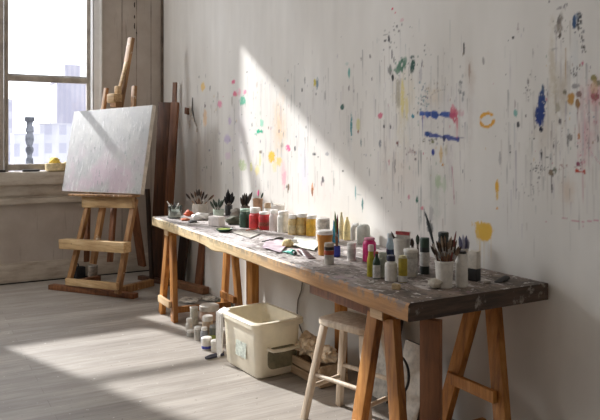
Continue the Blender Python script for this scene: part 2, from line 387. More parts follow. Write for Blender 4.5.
    # blue rectangle with red
    stroke(420, 113.5, 456, 116, 6, (84, 108, 168), .85, .0); stroke(420, 113.5, 456, 116, 6, (62, 90, 160), .95, .5); stroke(428, 114, 442, 115, 4, (46, 74, 140), .8, .6); stroke(425, 134, 460, 139, 4.6, (110, 120, 166), .7, .1); stroke(425, 134, 460, 139, 4.4, (66, 80, 148), .9, .6)
    blob(427.5, 134, 2.6, 3.2, (38, 70, 130), 1); blob(444, 138, 2.2, 3.6, (48, 54, 96), .95); blob(458, 138.5, 2.2, 2.4, (70, 70, 130), .8)
    line(422.5, 116, 136, 1.3, (110, 110, 160), .8); line(465, 122, 140, 1, (110, 100, 120), .8); line(444, 118, 136, 1, (120, 120, 150), .5); stroke(460, 138, 466, 137, 1.4, (120, 110, 140), .6, .2)
    blob(454, 115, 4, 8, (196, 80, 104), .9, .7); blob(453, 108, 1.6, 5, (214, 120, 136), .7); line(457, 117, 138, 2.4, (206, 104, 120), .85); blob(461, 113, 4, 4, (206, 150, 162), .5)
    blob(433, 152.5, 1.8, 3.4, (44, 60, 140), 1, .4); blob(441, 153, 2.4, 10, (212, 176, 110), .7); blob(446, 150, 2, 8, (200, 190, 160), .5); blob(443, 165, 1.2, 2, (210, 150, 60), .9)
    ring(487, 120, 6.6, .27, (222, 164, 64), 1)
    # lower middle
    line(421, 150, 238, 1.1, (104, 108, 104), .85); line(418.5, 160, 225, 1, (150, 156, 150), .6); line(424, 200, 240, .8, GR, .6); line(437, 170, 238, 1, (150, 164, 150), .7); line(445, 175, 225, .9, (160, 166, 160), .6); line(431, 165, 205, 1, (140, 140, 140), .5)
    blob(438, 181, 3, 8, (170, 190, 150), .7); blob(444, 185, 2.4, 8, (190, 204, 176), .5); blob(417, 200.5, 1.5, 6, (40, 104, 86), 1); blob(422, 208, 2.4, 2.8, (216, 140, 150), .95); blob(431, 214, 3, 9, (160, 158, 156), .6); stroke(424, 209, 430, 232, 3.2, (62, 66, 68), .95, .35); blob(430, 228, 2.6, 8, (72, 76, 78), .8, .8, .3)
    line(452, 166, 205, .9, (190, 130, 144), .8, 454.5); blob(454, 197, .9, 4, (150, 70, 90), .9); blob(409, 197, 1.2, 2.6, (206, 130, 146), .8); blob(389, 164, .9, 5, (190, 110, 120), .7); blob(463, 171, .8, 3.5, (70, 70, 76), .8); blob(400.7, 202, .9, .9, DK, .8); blob(381.5, 198, .9, .9, DK, .9)
    blob(497, 186, 1.9, 7.5, (224, 172, 62), 1); blob(497, 196, 1.5, 4, (226, 186, 100), .85); blob(497.2, 208.5, 1.2, 1.3, (224, 160, 60), .9); line(497, 190, 208, 1, (226, 190, 110), .7)
    blob(484, 232, 8.2, 9, (226, 178, 66), 1, .12, 0, .15); blob(484, 231.5, 9.6, 10.6, (228, 182, 74), .95, .22, .1, .15); blob(478, 224, 7, 5, (226, 184, 84), .9, .9, .3); blob(478, 236, 2, 8, (224, 196, 130), .5); line(480, 238, 268, 1.6, (222, 196, 140), .9); line(491, 238, 262, 1.2, (222, 190, 130), .8); line(484, 240, 274, 1.2, (214, 190, 140), .8); line(488, 238, 256, 1.2, (222, 190, 120), .6)
    # right group
    for m in [(560, 25, 4.6, 12, (134, 122, 110), .75), (557, 30, 4, 10, (150, 140, 128), .5), (560, 35, 3.2, 4.5, (84, 72, 62), .95), (559, 20, 2.6, 6, (110, 102, 96), .7), (560, 8, 6, 1.4, (130, 122, 126), .6), (566, 5, 1.6, 2, (86, 82, 80), .8), (549, 1.5, 1.6, 1.5, DK, .6),
        (573.5, 23, 2.8, 9.5, (52, 80, 118), 1), (577, 18, 2, 5, (110, 126, 150), .8), (554, 49, 4, 2, (150, 146, 142), .6), (594, 78, 4, 4, (134, 124, 62), .9), (598, 83, 4, 3, (120, 112, 80), .8), (582.5, 63, 1.3, 1.6, (200, 110, 130), .9),
        (513, 37.5, 1.2, 1.4, DK, 1), (508, 40.5, .8, .8, DK, .8), (518, 28, 1, 6, (160, 140, 140), .6), (483, 62, .9, 5, GR, .6), (506, 75, .9, .9, DK, .8), (528, 82, 1.4, 4, GR, .8), (533, 53, .7, 5, GR, .4),
        (543, 91, 1.6, 7, (60, 84, 110), .9), (541.5, 104, 4.4, 13, (46, 72, 122), 1), (540, 116, 5.4, 15, (30, 52, 124), 1), (541, 112, 4, 16, (36, 58, 122), .9), (541, 129, 2.4, 3.4, (30, 32, 54), 1), (536, 114, 1.4, 4, (50, 66, 110), .9), (535, 127, 1.2, 3, (110, 110, 110), .6),
        (515.5, 113, 1.8, 5, (110, 170, 160), .85), (518, 125, 2, 3.4, (58, 58, 64), .95), (526, 116, 1, 2, GR, .8), (534, 139, 1, 1, DK, .9), (510, 152, 1, 1, DK, .9), (515, 104, .9, 6, (150, 130, 130), .5, .5),
        (571, 98.5, 4.4, 7, (184, 136, 60), .95), (577.5, 103, 2.8, 5, (150, 106, 48), .95), (579, 94, 3, 4, (110, 76, 66), .8), (565, 92, 2.6, 3, (104, 96, 74), .8), (594, 87, 4, 8, (206, 176, 130), .5), (595, 97, 6, 3.2, (150, 76, 84), .85), (579, 136, 1.6, 4, (190, 130, 60), .9), (575, 86, 5, 3, (120, 114, 116), .7),
        (560, 121, 1.6, 3.6, (90, 84, 84), .9), (558, 108, 3, 8, (150, 140, 110), .6), (541.3, 156, 1.2, 6, (54, 54, 56), 1), (547, 157, 3, .7, DK, .7), (570, 138, 3, 4, (90, 84, 82), .7), (568, 142, 1, 5, DK, .6), (598, 139, 1.5, 5, DK, .6), (553.5, 146, 1, 3.4, (90, 84, 84), .8),
        (551, 172, 3, 4.5, (128, 112, 92), .95), (555, 170, 2.4, 4, (108, 116, 100), .9), (552, 188, 1.3, 5, (90, 90, 90), .8), (578, 164, 2.4, 3, (140, 60, 90), .9), (562, 165, 1.2, 1.6, (150, 90, 70), .8), (516.5, 190, 1.2, 3.4, GR, .6), (500, 158, 1.2, 7, (150, 146, 146), .6),
        (567, 218, 1.4, .8, (150, 80, 90), .8), (583, 226, 1, 1.4, (190, 110, 130), .9)]: blob(*m)
    stroke(576, 172, 586, 171.5, 4.6, (190, 78, 58), 1, .3); line(585, 172, 188, 1.2, (190, 130, 110), .7); line(565.5, 48, 86, 1.5, (168, 130, 70), .95); line(578, 106, 140, 1.4, (140, 100, 60), .8, 580)
    line(551.5, 175, 214, 1.1, (118, 106, 104), .85); line(563, 158, 219, .9, (170, 150, 146), .7); line(583, 160, 228, .8, (196, 140, 150), .7); line(516, 150, 200, .9, (160, 150, 160), .6); line(552, 120, 165, .8, (150, 140, 136), .5); line(585, 110, 168, 1.4, (206, 140, 152), .6); line(578, 112, 162, 1.2, (200, 130, 146), .5)
    stroke(562, 218, 581, 222, .8, (206, 150, 160), .8, .1); stroke(581, 222, 600, 220, 1.2, (210, 150, 164), .8, .2); stroke(588, 148, 600, 164, 1, (206, 150, 166), .7, .1)
    speck(580, 22, 4, 12, 36, [(48, 50, 58), (60, 66, 76), DK], .95, .5, 1.5); speck(582, 43, 3.5, 10, 28, [(84, 84, 66), DK], .85); speck(575, 71, 5, 7, 30, [(96, 92, 92), DK], .85); speck(563, 24, 8, 18, 20, [(110, 100, 90), DK], .7)
    speck(540, 169, 9, 8, 44, [(60, 60, 56), (96, 96, 90), DK], .95, .4, 1.3); speck(528, 88, 5, 12, 18, [GR, DK], .8); speck(533, 192, 8, 10, 14, [GR], .8); speck(585, 145, 10, 24, 40, [(196, 110, 130), (214, 160, 172), (120, 90, 100)], .7); speck(594, 96, 9, 10, 30, [(150, 80, 90), (190, 120, 120), (120, 110, 70)], .7)
    speck(562, 168, 6, 3, 10, [(150, 90, 80)], .7); speck(579, 165, 5, 4, 16, [(150, 60, 90), (110, 60, 70)], .8); speck(400, 66, 8, 9, 24, [(60, 110, 90), (110, 150, 120)], .8); speck(560, 130, 20, 40, 40, [GR, DK, (150, 120, 90)], .6, .3, .8)
    for px, y0, y1 in [(556, 30, 150), (561, 40, 160), (570, 20, 90), (577, 40, 150), (589, 100, 180), (596, 105, 190), (548, 90, 150), (534, 90, 140), (425, 100, 150), (431, 95, 140), (449, 112, 170), (460, 95, 165), (400, 30, 62), (389, 44, 78), (412, 70, 140), (396, 72, 150), (384, 120, 175), (404, 110, 190)]:
        line(px, y0, y1, .8, random.choice([(170, 160, 150), (150, 146, 146), (176, 168, 170)]), .5)
    # ---- mesh: dense painted field + plain surround
    pos = np.stack([X.ravel(), (-HT * .0012).ravel(), Z.ravel()], 1)
    nv0 = len(pos); idx = np.arange(H * W).reshape(H, W)
    quads = np.stack([idx[:-1, :-1].ravel(), idx[:-1, 1:].ravel(), idx[1:, 1:].ravel(), idx[1:, :-1].ravel()], 1)
    x0, x1, z0, z1 = xs[0], xs[-1], zs[0], zs[-1]
    P = [(-.02, 0, 0), (x0, 0, 0), (x1, 0, 0), (XE, 0, 0), (-.02, 0, z0), (XE, 0, z0), (-.02, 0, z1), (XE, 0, z1), (-.02, 0, CEIL), (x0, 0, CEIL), (x1, 0, CEIL), (XE, 0, CEIL),
         (x0, 0, z0), (x1, 0, z0), (x0, 0, z1), (x1, 0, z1)]
    Q = [(0, 1, 12, 4), (1, 2, 13, 12), (2, 3, 5, 13), (4, 12, 14, 6), (13, 5, 7, 15), (6, 14, 9, 8), (14, 15, 10, 9), (15, 7, 11, 10)]
    # back skin, so the wall is a solid slab
    P += [(-.02, .2, 0), (XE, .2, 0), (XE, .2, CEIL), (-.02, .2, CEIL)]
    Q += [(17, 16, 19, 18), (0, 16, 17, 3), (8, 11, 18, 19), (0, 8, 19, 16), (3, 17, 18, 11)]
    pos = np.vstack([pos, np.array(P)]); quads = np.vstack([quads, np.array(Q) + nv0])
    me = bpy.data.meshes.new('wall_right'); me.vertices.add(len(pos)); me.vertices.foreach_set('co', pos.ravel().astype(np.float32))
    me.loops.add(len(quads) * 4); me.loops.foreach_set('vertex_index', quads.ravel().astype(np.int32))
    me.polygons.add(len(quads)); me.polygons.foreach_set('loop_start', np.arange(0, len(quads) * 4, 4, dtype=np.int32))
    me.update(calc_edges=True); me.validate()
    at = me.color_attributes.new('paint', 'FLOAT_COLOR', 'POINT')
    col = np.ones((len(pos), 4), np.float32); col[:nv0, :3] = C.reshape(-1, 3); col[nv0:, :3] = base
    at.data.foreach_set('color', col.ravel())
    t = NT('painted_plaster'); a = t.node('ShaderNodeAttribute', attribute_name='paint')
    n = t.noise(t.coords((1, 1, 1)), 34, 6, .65); n2 = t.noise(t.coords((1, 1, .35)), 2.2, 4, .6)
    c = t.mix(.5, a.outputs['Color'], t.ramp(n2, [(.3, (216, 212, 206)), (.7, (255, 255, 255))]), 'MULTIPLY')
    t.bump(n, .10, .004); me.materials.append(t.out(c, .7, 0, .25))
    o = bpy.data.objects.new('wall_right', me); COL.objects.link(o); o['kind'] = 'structure'
build_paint_wall()

# ------------------------------------------------------------------ room shell
def mat_left_wall():
    t = NT('old_plaster'); v = t.coords((1, 1, 1)); n = t.noise(v, 3, 6, .6); st = t.noise(t.coords((1, 9, .6)), 2.2, 6, .7)
    c = t.ramp(n, [(.3, (178, 166, 154)), (.6, (194, 184, 174)), (.8, (202, 194, 186))])
    c = t.mix(t.fac(st, .60, .74), c, (146, 132, 120)); cr = t.noise(t.coords((1, 14, 1.4)), 1.3, 8, .75)
    c = t.mix(t.math('MULTIPLY', t.fac(cr, .66, .70), .75), c, (92, 80, 70)); t.bump(n, .2, .01); return t.out(c, .75)
M['leftwall'] = mat_left_wall()
t = NT('trim_paint'); n = t.noise(t.coords((1, 1, 4)), 5, 6, .65); M['trim'] = t.out(t.ramp(n, [(.32, (172, 158, 142)), (.55, (200, 190, 176)), (.8, (212, 204, 192))]), .55)
M['casing'] = paint((250, 249, 247), .45, .02, 8); M['sash'] = paint((176, 166, 154), .5, .1, 10)
M['plain'] = paint((214, 208, 200), .8, .03, 4)

b = B(); WT = .24
openings = [(YB0 - .06, YA1 + .040, SILL - .05, HEAD + .06), (-4.55, -3.15, SILL - .05, HEAD + .06)]
ys = [YE, openings[1][0], openings[1][1], openings[0][0], openings[0][1], .0]
for y0, y1 in ((ys[0], ys[1]), (ys[2], ys[3]), (ys[4], ys[5])):
    b.box((-WT / 2, (y0 + y1) / 2, CEIL / 2), (WT, y1 - y0, CEIL))
for y0, y1, z0, z1 in openings:
    b.box((-WT / 2, (y0 + y1) / 2, z0 / 2), (WT, y1 - y0, z0)); b.box((-WT / 2, (y0 + y1) / 2, (z1 + CEIL) / 2), (WT, y1 - y0, CEIL - z1))
b.make('wall_left', M['leftwall'], kind='structure')

t = NT('floor_boards'); v = t.coords((1, 1, 1)); mp = t.coords((1, 1, 1), (0, 0, math.radians(90)))
br = t.node('ShaderNodeTexBrick', offset=.37); br.inputs['Scale'].default_value = 1.0; br.inputs['Brick Width'].default_value = 2.6; br.inputs['Row Height'].default_value = .105
br.inputs['Mortar Size'].default_value = .0022; br.inputs['Mortar Smooth'].default_value = .3
br.inputs['Color1'].default_value = (0, 0, 0, 1); br.inputs['Color2'].default_value = (1, 1, 1, 1); br.inputs['Mortar'].default_value = (.5, .5, .5, 1); t.link(mp, br.inputs['Vector'])
g = t.noise(t.coords((30, 1.6, 1)), 1.5, 7, .7); w = t.noise(t.coords((3.2, .8, 1)), 1.6, 6, .65)
c = t.ramp(g, [(.25, (128, 120, 111)), (.48, (160, 151, 141)), (.7, (180, 171, 160))])
c = t.mix(.22, c, t.mix(br.outputs['Color'], (122, 116, 110), (206, 200, 192))); c = t.mix(t.fac(w, .42, .68), c, t.mix(.55, c, (118, 110, 102)))
sp = t.noise(t.coords((1, 1, 1)), 46, 3, .5); c = t.mix(t.fac(sp, .70, .74), c, (222, 218, 212)); sp2 = t.noise(t.coords((1, 1, 1), (1, 1, 0)), 60, 2, .5); c = t.mix(t.fac(sp2, .72, .75), c, (84, 78, 74))
c = t.mix(t.math('MULTIPLY', br.outputs['Fac'], .35), c, (90, 84, 78)); t.bump(g, .12, .004)
M['floor'] = t.out(c, .55)
B().box(((XE - WT) / 2, YE / 2 + .1, -.05), (XE + WT, -YE + .4, .10)).make('floor', M['floor'], kind='structure')
B().box(((XE - WT) / 2, YE / 2 + .1, CEIL + .05), (XE + WT, -YE + .4, .10)).make('ceiling', M['plain'], kind='structure')
B().box((XE + .1, YE / 2, CEIL / 2), (.2, -YE + .4, CEIL)).make('wall_back', M['plain'], kind='structure')
B().box(((XE) / 2, YE - .1, CEIL / 2), (XE, .2, CEIL)).make('wall_front', M['plain'], kind='structure')

def zx(py, px=40): return onx(px, py, 0.06).z
tag_ = B(); tag_.box((.012, -.014, CEIL / 2), (.024, .020, CEIL - .01)); tag_.make('trim_7', paint((112, 98, 86), .7, .2, 6), kind='structure')
for i_, px_ in enumerate((122, 136.5, 151)):
    y_ = onx(px_, 60, 0).y; B().box((.0, y_, 1.95), (.004, .007, 3.3)).make('trim_%d' % (8 + i_), paint((158, 146, 134), .8, .3, 5), kind='structure')
for py_, h_ in ((26, .05), (17, .025), (33, .02), (5, .04)):
    p_ = onx(136.5 - (py_ % 3), py_, 0); B().blob((0.0, p_.y, p_.z), (.003, .006, h_ * .7), .5, 2, 2, py_, flatbottom=False).make('trim_11', paint((76, 66, 60), .9), kind='structure')
B().box((.004, -2.75, .005), (.05, 5.5, .010)).make('trim_12', M['black'], kind='structure')
bb = B(); bb.box((.011, (-5.5 - .0) / 2, .085), (.022, 5.5, .17), bev=.004); bb.box((.007, -2.75, .178), (.014, 5.5, .02), bev=.003); bb.make('baseboard_left', M['trim'], kind='structure')
# window trim: deep sill, apron and moulding below it
tb = B(); SY0, SY1 = -2.75, -.50
zs1, zs2, zs3, zs4, zs5 = zx(171.7), zx(184.3), zx(195), zx(197.5), zx(203.5)
tb.box((.0 - .02, (SY0 + SY1) / 2, (zs1 + zs2) / 2), (.24, SY1 - SY0, zs1 - zs2), bev=.008)
tb.make('trim_1', M['trim'], kind='structure')
tb = B(); tb.box((.02, (SY0 + SY1) / 2, (zs2 + zs3) / 2), (.04, SY1 - SY0, zs2 - zs3), bev=.004); tb.box((.03, (SY0 + SY1) / 2, (zs4 + zs5) / 2), (.06, SY1 - SY0, zs4 - zs5), bev=.010); tb.box((.012, (SY0 + SY1) / 2, (zs3 + zs4) / 2), (.024, SY1 - SY0, zs3 - zs4 + .004))
tb.make('trim_2', M['trim'], kind='structure')
yc0 = YA1 + .040
cs = B(); cs.box((.014, yc0 + .045, (HEAD + .05 + zs1) / 2), (.028, .075, HEAD + .05 - zs1), bev=.004); cs.box((.02, yc0 + .075, (HEAD + .05 + zs1) / 2), (.04, .02, HEAD + .05 - zs1), bev=.004); cs.make('trim_3', M['casing'], kind='structure')
cs = B(); cs.box((-.02, yc0 - .004, (HEAD + SILL) / 2), (.10, .008, HEAD - SILL + .1)); cs.make('trim_4', M['casing'], kind='structure')
cs = B(); cs.box((.02, (YB0 + YA1) / 2, HEAD + .12), (.04, YA1 - YB0 + .3, .16), bev=.006); cs.make('trim_5', M['casing'], kind='structure')

def window(n, y0, y1, zs_, raised=0.0):
    """double-hung sash: y0..y1 glass span"""
    f = B(); st = .036; rail = onx(40, 75.3, XG).z - .034
    f.box((XG, y1 + st / 2, (zs_ + HEAD) / 2), (.05, st, HEAD - zs_ + .1), bev=.004); f.box((XG, y0 - st / 2, (zs_ + HEAD) / 2), (.05, st, HEAD - zs_ + .1), bev=.004)
    f.box((XG, (y0 + y1) / 2, rail - .005), (.06, y1 - y0 + .01, .052), bev=.004)
    f.box((XG - .02, (y0 + y1) / 2, rail + .03), (.03, y1 - y0 + .01, .02), bev=.003)
    f.box((XG, (y0 + y1) / 2, HEAD + .025), (.05, y1 - y0, .05)); f.box((XG, (y0 + y1) / 2, zs_ - .0 + .012 + raised / 2), (.05, y1 - y0, .06 + raised), bev=.003)
    w = f.make('window_%d' % n, M['sash'], kind='structure')
    p = B(); p.box((XG, (y0 + y1) / 2, (zs_ + HEAD) / 2), (.004, y1 - y0 + .01, HEAD - zs_)); p.make('pane', M['pane'], w)
window(1, YA0, YA1, SILL); window(2, YB0, YB1, SILL, .24); window(3, -4.45, -3.25, SILL)  # second window's unseen bottom rail raised to hold sun off part of the floor
B().box((XG, (YA0 + YB1) / 2, (SILL + HEAD) / 2), (.12, YA0 - YB1 - .09, HEAD - SILL + .1), bev=.004).make('trim_6', M['sash'], kind='structure')

# ------------------------------------------------------------------ city beyond the window
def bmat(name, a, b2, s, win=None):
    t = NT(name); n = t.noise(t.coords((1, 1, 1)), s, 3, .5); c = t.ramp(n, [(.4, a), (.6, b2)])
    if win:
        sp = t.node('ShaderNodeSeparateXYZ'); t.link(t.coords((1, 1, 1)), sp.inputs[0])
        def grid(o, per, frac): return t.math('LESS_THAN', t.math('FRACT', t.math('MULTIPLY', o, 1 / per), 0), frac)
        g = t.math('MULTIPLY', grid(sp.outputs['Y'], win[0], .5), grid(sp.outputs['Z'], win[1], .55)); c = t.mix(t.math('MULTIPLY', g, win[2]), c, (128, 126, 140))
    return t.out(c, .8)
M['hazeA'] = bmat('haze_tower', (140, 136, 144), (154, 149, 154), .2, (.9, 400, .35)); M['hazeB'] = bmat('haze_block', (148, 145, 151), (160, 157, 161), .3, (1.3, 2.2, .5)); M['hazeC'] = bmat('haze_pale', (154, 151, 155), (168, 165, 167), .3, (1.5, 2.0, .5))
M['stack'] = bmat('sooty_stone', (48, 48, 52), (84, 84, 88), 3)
def building(name, label, X, px0, px1, pytop, mat, floors=10, cols=5, tower=None):
    a = onx(px0, pytop, X); c = onx(px1, pytop, X); w = c.y - a.y; h = a.z + 30
    root = thing(name, label, 'building', (X - w / 2, (a.y + c.y) / 2, -30))
    bd = B(); bd.box((0, 0, h / 2), (w, w, h)); bd.box((0, 0, h + w * .01), (w * 1.02, w * 1.02, w * .03))
    if tower: bd.box((0, w * tower[2], h + tower[1] / 2), (w * tower[0], w * tower[0], tower[1]))
    bd.make('facade', mat, root)
    return root
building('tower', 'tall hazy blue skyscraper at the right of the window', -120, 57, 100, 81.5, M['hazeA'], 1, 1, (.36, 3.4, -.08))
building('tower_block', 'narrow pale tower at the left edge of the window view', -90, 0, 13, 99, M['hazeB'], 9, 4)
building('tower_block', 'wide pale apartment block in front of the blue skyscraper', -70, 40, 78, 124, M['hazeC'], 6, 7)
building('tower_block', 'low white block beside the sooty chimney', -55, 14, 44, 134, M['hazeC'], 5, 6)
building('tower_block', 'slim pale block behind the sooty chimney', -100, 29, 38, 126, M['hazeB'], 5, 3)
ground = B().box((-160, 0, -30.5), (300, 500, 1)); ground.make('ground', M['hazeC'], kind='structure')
ch = B(); cxp = -24.0
def cpt(py): return onx(30, py, cxp).z
cy0 = onx(29.6, 140, cxp).y; u = abs(onx(31, 140, cxp).y - onx(30, 140, cxp).y)
prof = [(5.0, 117), (5.2, 121), (3.4, 122), (3.0, 126), (3.6, 128), (4.4, 131), (3.0, 133), (4.3, 136), (4.4, 140), (3.4, 144), (2.6, 146), (4.0, 148), (4.1, 151), (2.6, 154), (2.4, 157), (3.6, 159), (3.8, 166), (3.9, 175)]
ch.lathe([(r * u, cpt(p)) for r, p in prof][::-1], (cxp, cy0, 0), 16)
tag(ch.make('chimney', M['stack']), 'sooty grey chimney of stacked rounded pots outside the window', 'chimney')
rf = B().box((cxp - 2, cy0, (cpt(170) - 30) / 2 - 1), (7, 3.0, cpt(170) + 30 - 0)); rf.box((cxp - 2, cy0, cpt(170) - 1.0), (7.2, 3.2, .3)); tag(rf.make('rooftop', M['hazeC']), 'pale flat roofed building carrying the sooty chimney', 'building')

CVP = (.8064, -.769, 1.2374, .3909, .1902, -.0226, 1.1126, .7443)      # canvas centre xyz, yaw, tilt, roll, width, height
# ------------------------------------------------------------------ easel and canvas
CC = Vector(CVP[:3]); ua = Vector((math.cos(CVP[3]), math.sin(CVP[3]), 0)); ba = Vector((-ua.y, ua.x, 0))
O = CC + ba * (.080 - CVP[4] * CC.z); O.z = 0; O = O - ua * .20; TILT = CVP[4]
zt = Vector((ba.x * TILT, ba.y * TILT, 1)).normalized(); nt = ua.cross(zt)          # nt points back/down
def EP(px, py, off=0.0):                # hit on the tilted easel plane, off = metres in front of it
    return onplane(px, py, O - ba * off, -nt)
RM = Matrix((ua, ba, Vector((0, 0, 1)))).transposed()
IN = RM.transposed()
ez = thing('easel', 'pine studio easel holding the large pale canvas near the window', 'easel', O, math.atan2(ua.y, ua.x))
def L(p): return IN @ (Vector(p) - O)
def ebar(name, p0, p1, w, tt, side, mat, ext=0):
    a, c = L(p0), L(p1); return B().bar(a, c, w, tt, side, .004).make(name, mat, ez)
def lay(u_, b_, z_): return O + ua * u_ + ba * b_ + Vector((0, 0, z_))
fl, fr = EP(68, 287), EP(118, 292)
tl, tr = EP(106.5, 88), EP(134.5, 86)
def atz(a, c, z): k = (z - a.z) / (c.z - a.z); return a + (c - a) * k
for (p, q, top) in ((fl, EP(90, 198), EP(106.5, 88)), (fr, EP(135, 199), EP(134.5, 86))):
    q0 = atz(p, q, .06)
    ebar('post', q0, q, .055, .035, (1, 0, 0), M['easel'])
ebar('upper_post', EP(91, 196, -.02), tl, .04, .03, (1, 0, 0), M['easel']); ebar('upper_post', EP(127, 196, -.02), tr, .045, .03, (1, 0, 0), M['easel'])
ebar('mast', EP(93, 264, -.045), EP(131.5, 38, -.045), .062, .035, (1, 0, 0), M['easel'])
mt_ = EP(131.5, 40, -.01); ebar('ratchet', EP(117.5, 97, -.005), EP(126.5, 62, -.005), .034, .02, (1, 0, 0), M['easel_light'])
# boards across the front
a0, a1 = EP(83, 202, .03), EP(133.5, 202.5, .03); ebar('canvas_tray', a0, a1, .095, .03, (0, 0, 1), M['easel_light'])
ebar('tray_ledge', EP(72, 194.6, .075), EP(136, 196, .075), .018, .085, (0, 0, 1), M['easel'])
ebar('shelf', EP(62.5, 243.5, .06), EP(127.5, 247.5, .06), .085, .08, (0, 0, 1), M['easel_light'])
ebar('cross_bar', EP(66.5, 281.5, .03), EP(118, 286.5, .03), .06, .03, (0, 0, 1), M['easel_light'])
ebar('rear_post', EP(88, 206, -.09), EP(86.5, 262, -.09), .05, .03, (1, 0, 0), M['oldwood_b']); ebar('rear_post', EP(114, 206, -.09), EP(110, 262, -.09), .055, .03, (1, 0, 0), M['oldwood_b'])
# base on the floor
g0, g1 = onz(51, 289.0), onz(136, 298.5)
ebar('base_runner', g0 + Vector((0, 0, .022)), g1 + Vector((0, 0, .022)), .042, .07, (0, 0, 1), M['oldwood_b'])
g2, g3 = onz(118, 294.5), onz(152, 285.5)
ebar('base_runner', g2 + Vector((0, 0, .03)), g3 + Vector((0, 0, .03)), .06, .06, (0, 0, 1), M['easel'])
h0 = onz(70, 288.5) ; ebar('base_runner', h0 + Vector((0, 0, .03)), h0 + (g3 - g2) * .8 + Vector((0, 0, .03)), .06, .06, (0, 0, 1), M['oldwood_b'])
ebar('rear_strut', EP(131, 190, -.12), g3 + (g2 - g3) * .3 + Vector((0, 0, .20)), .085, .03, (1, 0, 0), M['oldwood_b'])
cl = B(); c0 = L(EP(114.5, 98.5, .045)); cl.box(c0, (.105, .10, .085), bev=.02); cl.box(L(EP(118, 90, .03)), (.05, .05, .07), bev=.012); cl.make('clamp', M['easel_light'], ez)
cl = B(); cl.box(L(EP(116, 104.5, .03)), (.085, .07, .05), bev=.006); cl.make('clamp_bracket', M['easel'], ez)

cen = CC; roll = CVP[5]
cr, sr = math.cos(roll), math.sin(roll)
cu = ua * cr - zt * sr; cv = zt * cr + ua * sr; cn = cu.cross(cv)
cm = bpy.data.objects.new('canvas', None)
t = NT('canvas_paint'); v = t.coords((1, 1, 1)); n = t.noise(v, 4, 5, .6); n2 = t.noise(t.coords((9, 2.4, 1)), 3.2, 6, .75); n3 = t.noise(t.coords((1, 1, 1), (2, 1, 0)), 5, 3, .5)
c = t.ramp(n, [(.3, (178, 178, 180)), (.6, (198, 197, 195))])
sepv = t.node('ShaderNodeSeparateXYZ'); t.link(v, sepv.inputs[0])
low = t.fac(sepv.outputs['Y'], .10, -.18)
c = t.mix(t.math('MULTIPLY', t.fac(n3, .42, .62), t.math('MULTIPLY', low, .5)), c, (216, 182, 200))
c = t.mix(t.math('MULTIPLY', t.fac(n2, .56, .62), .7), c, (224, 223, 222)); n4 = t.noise(t.coords((12, 4, 1), (.3, .2, .1)), 3.1, 5, .7)
c = t.mix(t.math('MULTIPLY', t.fac(n4, .60, .65), t.math('MULTIPLY', t.fac(sepv.outputs['Y'], .3, .0), .8)), c, (128, 140, 138))
t.bump(n2, .5, .012); M['canvasface'] = t.out(c, .6)
M['canvasedge'] = paint((214, 204, 190), .8, .08, 14)
COL.objects.link(cm); tag(cm, 'large pale abstract painting in grey and faint pink on the easel', 'painting')
cm.matrix_world = Matrix.Translation(cen) @ Matrix((cu, cv, cn)).transposed().to_4x4()
cw, chh = CVP[6], CVP[7]
fb = B(); fb.box((0, 0, .0), (cw, chh, .035), bev=.003); fb.make('stretched_canvas', M['canvasedge'], cm)
fb = B(); fb.box((0, 0, .0185), (cw - .004, chh - .004, .003), bev=.001); fb.make('paint_layer', M['canvasface'], cm)

# ------------------------------------------------------------------ work table
FL_, FR_, BR_ = onz(152, 216.5, TZ), onz(409.5, 304, TZ), onz(545, 283, TZ)
XL, XR = FL_.x, (FR_.x + BR_.x) / 2
TT = .066; YB = -.012
def yfront(x): 
    k = (x - XL) / (XR - XL); return FL_.y + (FR_.y - FL_.y) * k
t = NT('paint_stained_top'); v = t.coords((1, 1, 1)); n1 = t.noise(v, 5, 7, .68); n2 = t.noise(t.coords((.7, 2.2, 1)), 6, 6, .7); n3 = t.noise(v, 34, 4, .6); n4 = t.noise(t.coords((1, 1, 1), (0, 0, 2)), 9, 5, .65)
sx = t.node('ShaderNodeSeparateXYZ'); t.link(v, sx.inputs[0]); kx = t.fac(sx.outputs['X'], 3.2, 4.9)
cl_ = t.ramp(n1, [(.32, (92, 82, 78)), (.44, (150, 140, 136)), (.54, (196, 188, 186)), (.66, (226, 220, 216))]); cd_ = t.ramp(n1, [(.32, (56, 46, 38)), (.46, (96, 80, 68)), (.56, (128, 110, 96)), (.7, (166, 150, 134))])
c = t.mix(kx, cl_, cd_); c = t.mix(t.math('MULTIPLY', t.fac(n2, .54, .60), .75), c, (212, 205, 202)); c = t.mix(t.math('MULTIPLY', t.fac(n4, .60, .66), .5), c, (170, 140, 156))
c = t.mix(t.math('MULTIPLY', t.fac(n3, .57, .62), .8), c, (60, 52, 48)); n5 = t.noise(t.coords((1, 1, 1), (1, 2, 3)), 28, 4, .6); c = t.mix(t.math('MULTIPLY', t.fac(n5, .60, .64), .85), c, (226, 222, 216)); t.bump(n1, .3, .006)
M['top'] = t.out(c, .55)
t = NT('table_edge'); v = t.coords((1, 1, 1)); g = t.noise(t.coords((2.4, 8, 34)), 1.6, 6, .65); n3 = t.noise(v, 26, 5, .65); n5 = t.noise(v, 7, 4, .6)
sx = t.node('ShaderNodeSeparateXYZ'); t.link(v, sx.inputs[0]); kx = t.fac(sx.outputs['X'], 3.0, 4.3)  # cream-to-brown run along the edge is sunlight and shade put into colour
c = t.mix(kx, t.ramp(g, [(.3, (196, 168, 122)), (.6, (226, 204, 160)), (.8, (234, 218, 182))]), t.ramp(g, [(.3, (140, 96, 54)), (.6, (180, 132, 82)), (.8, (202, 158, 108))]))
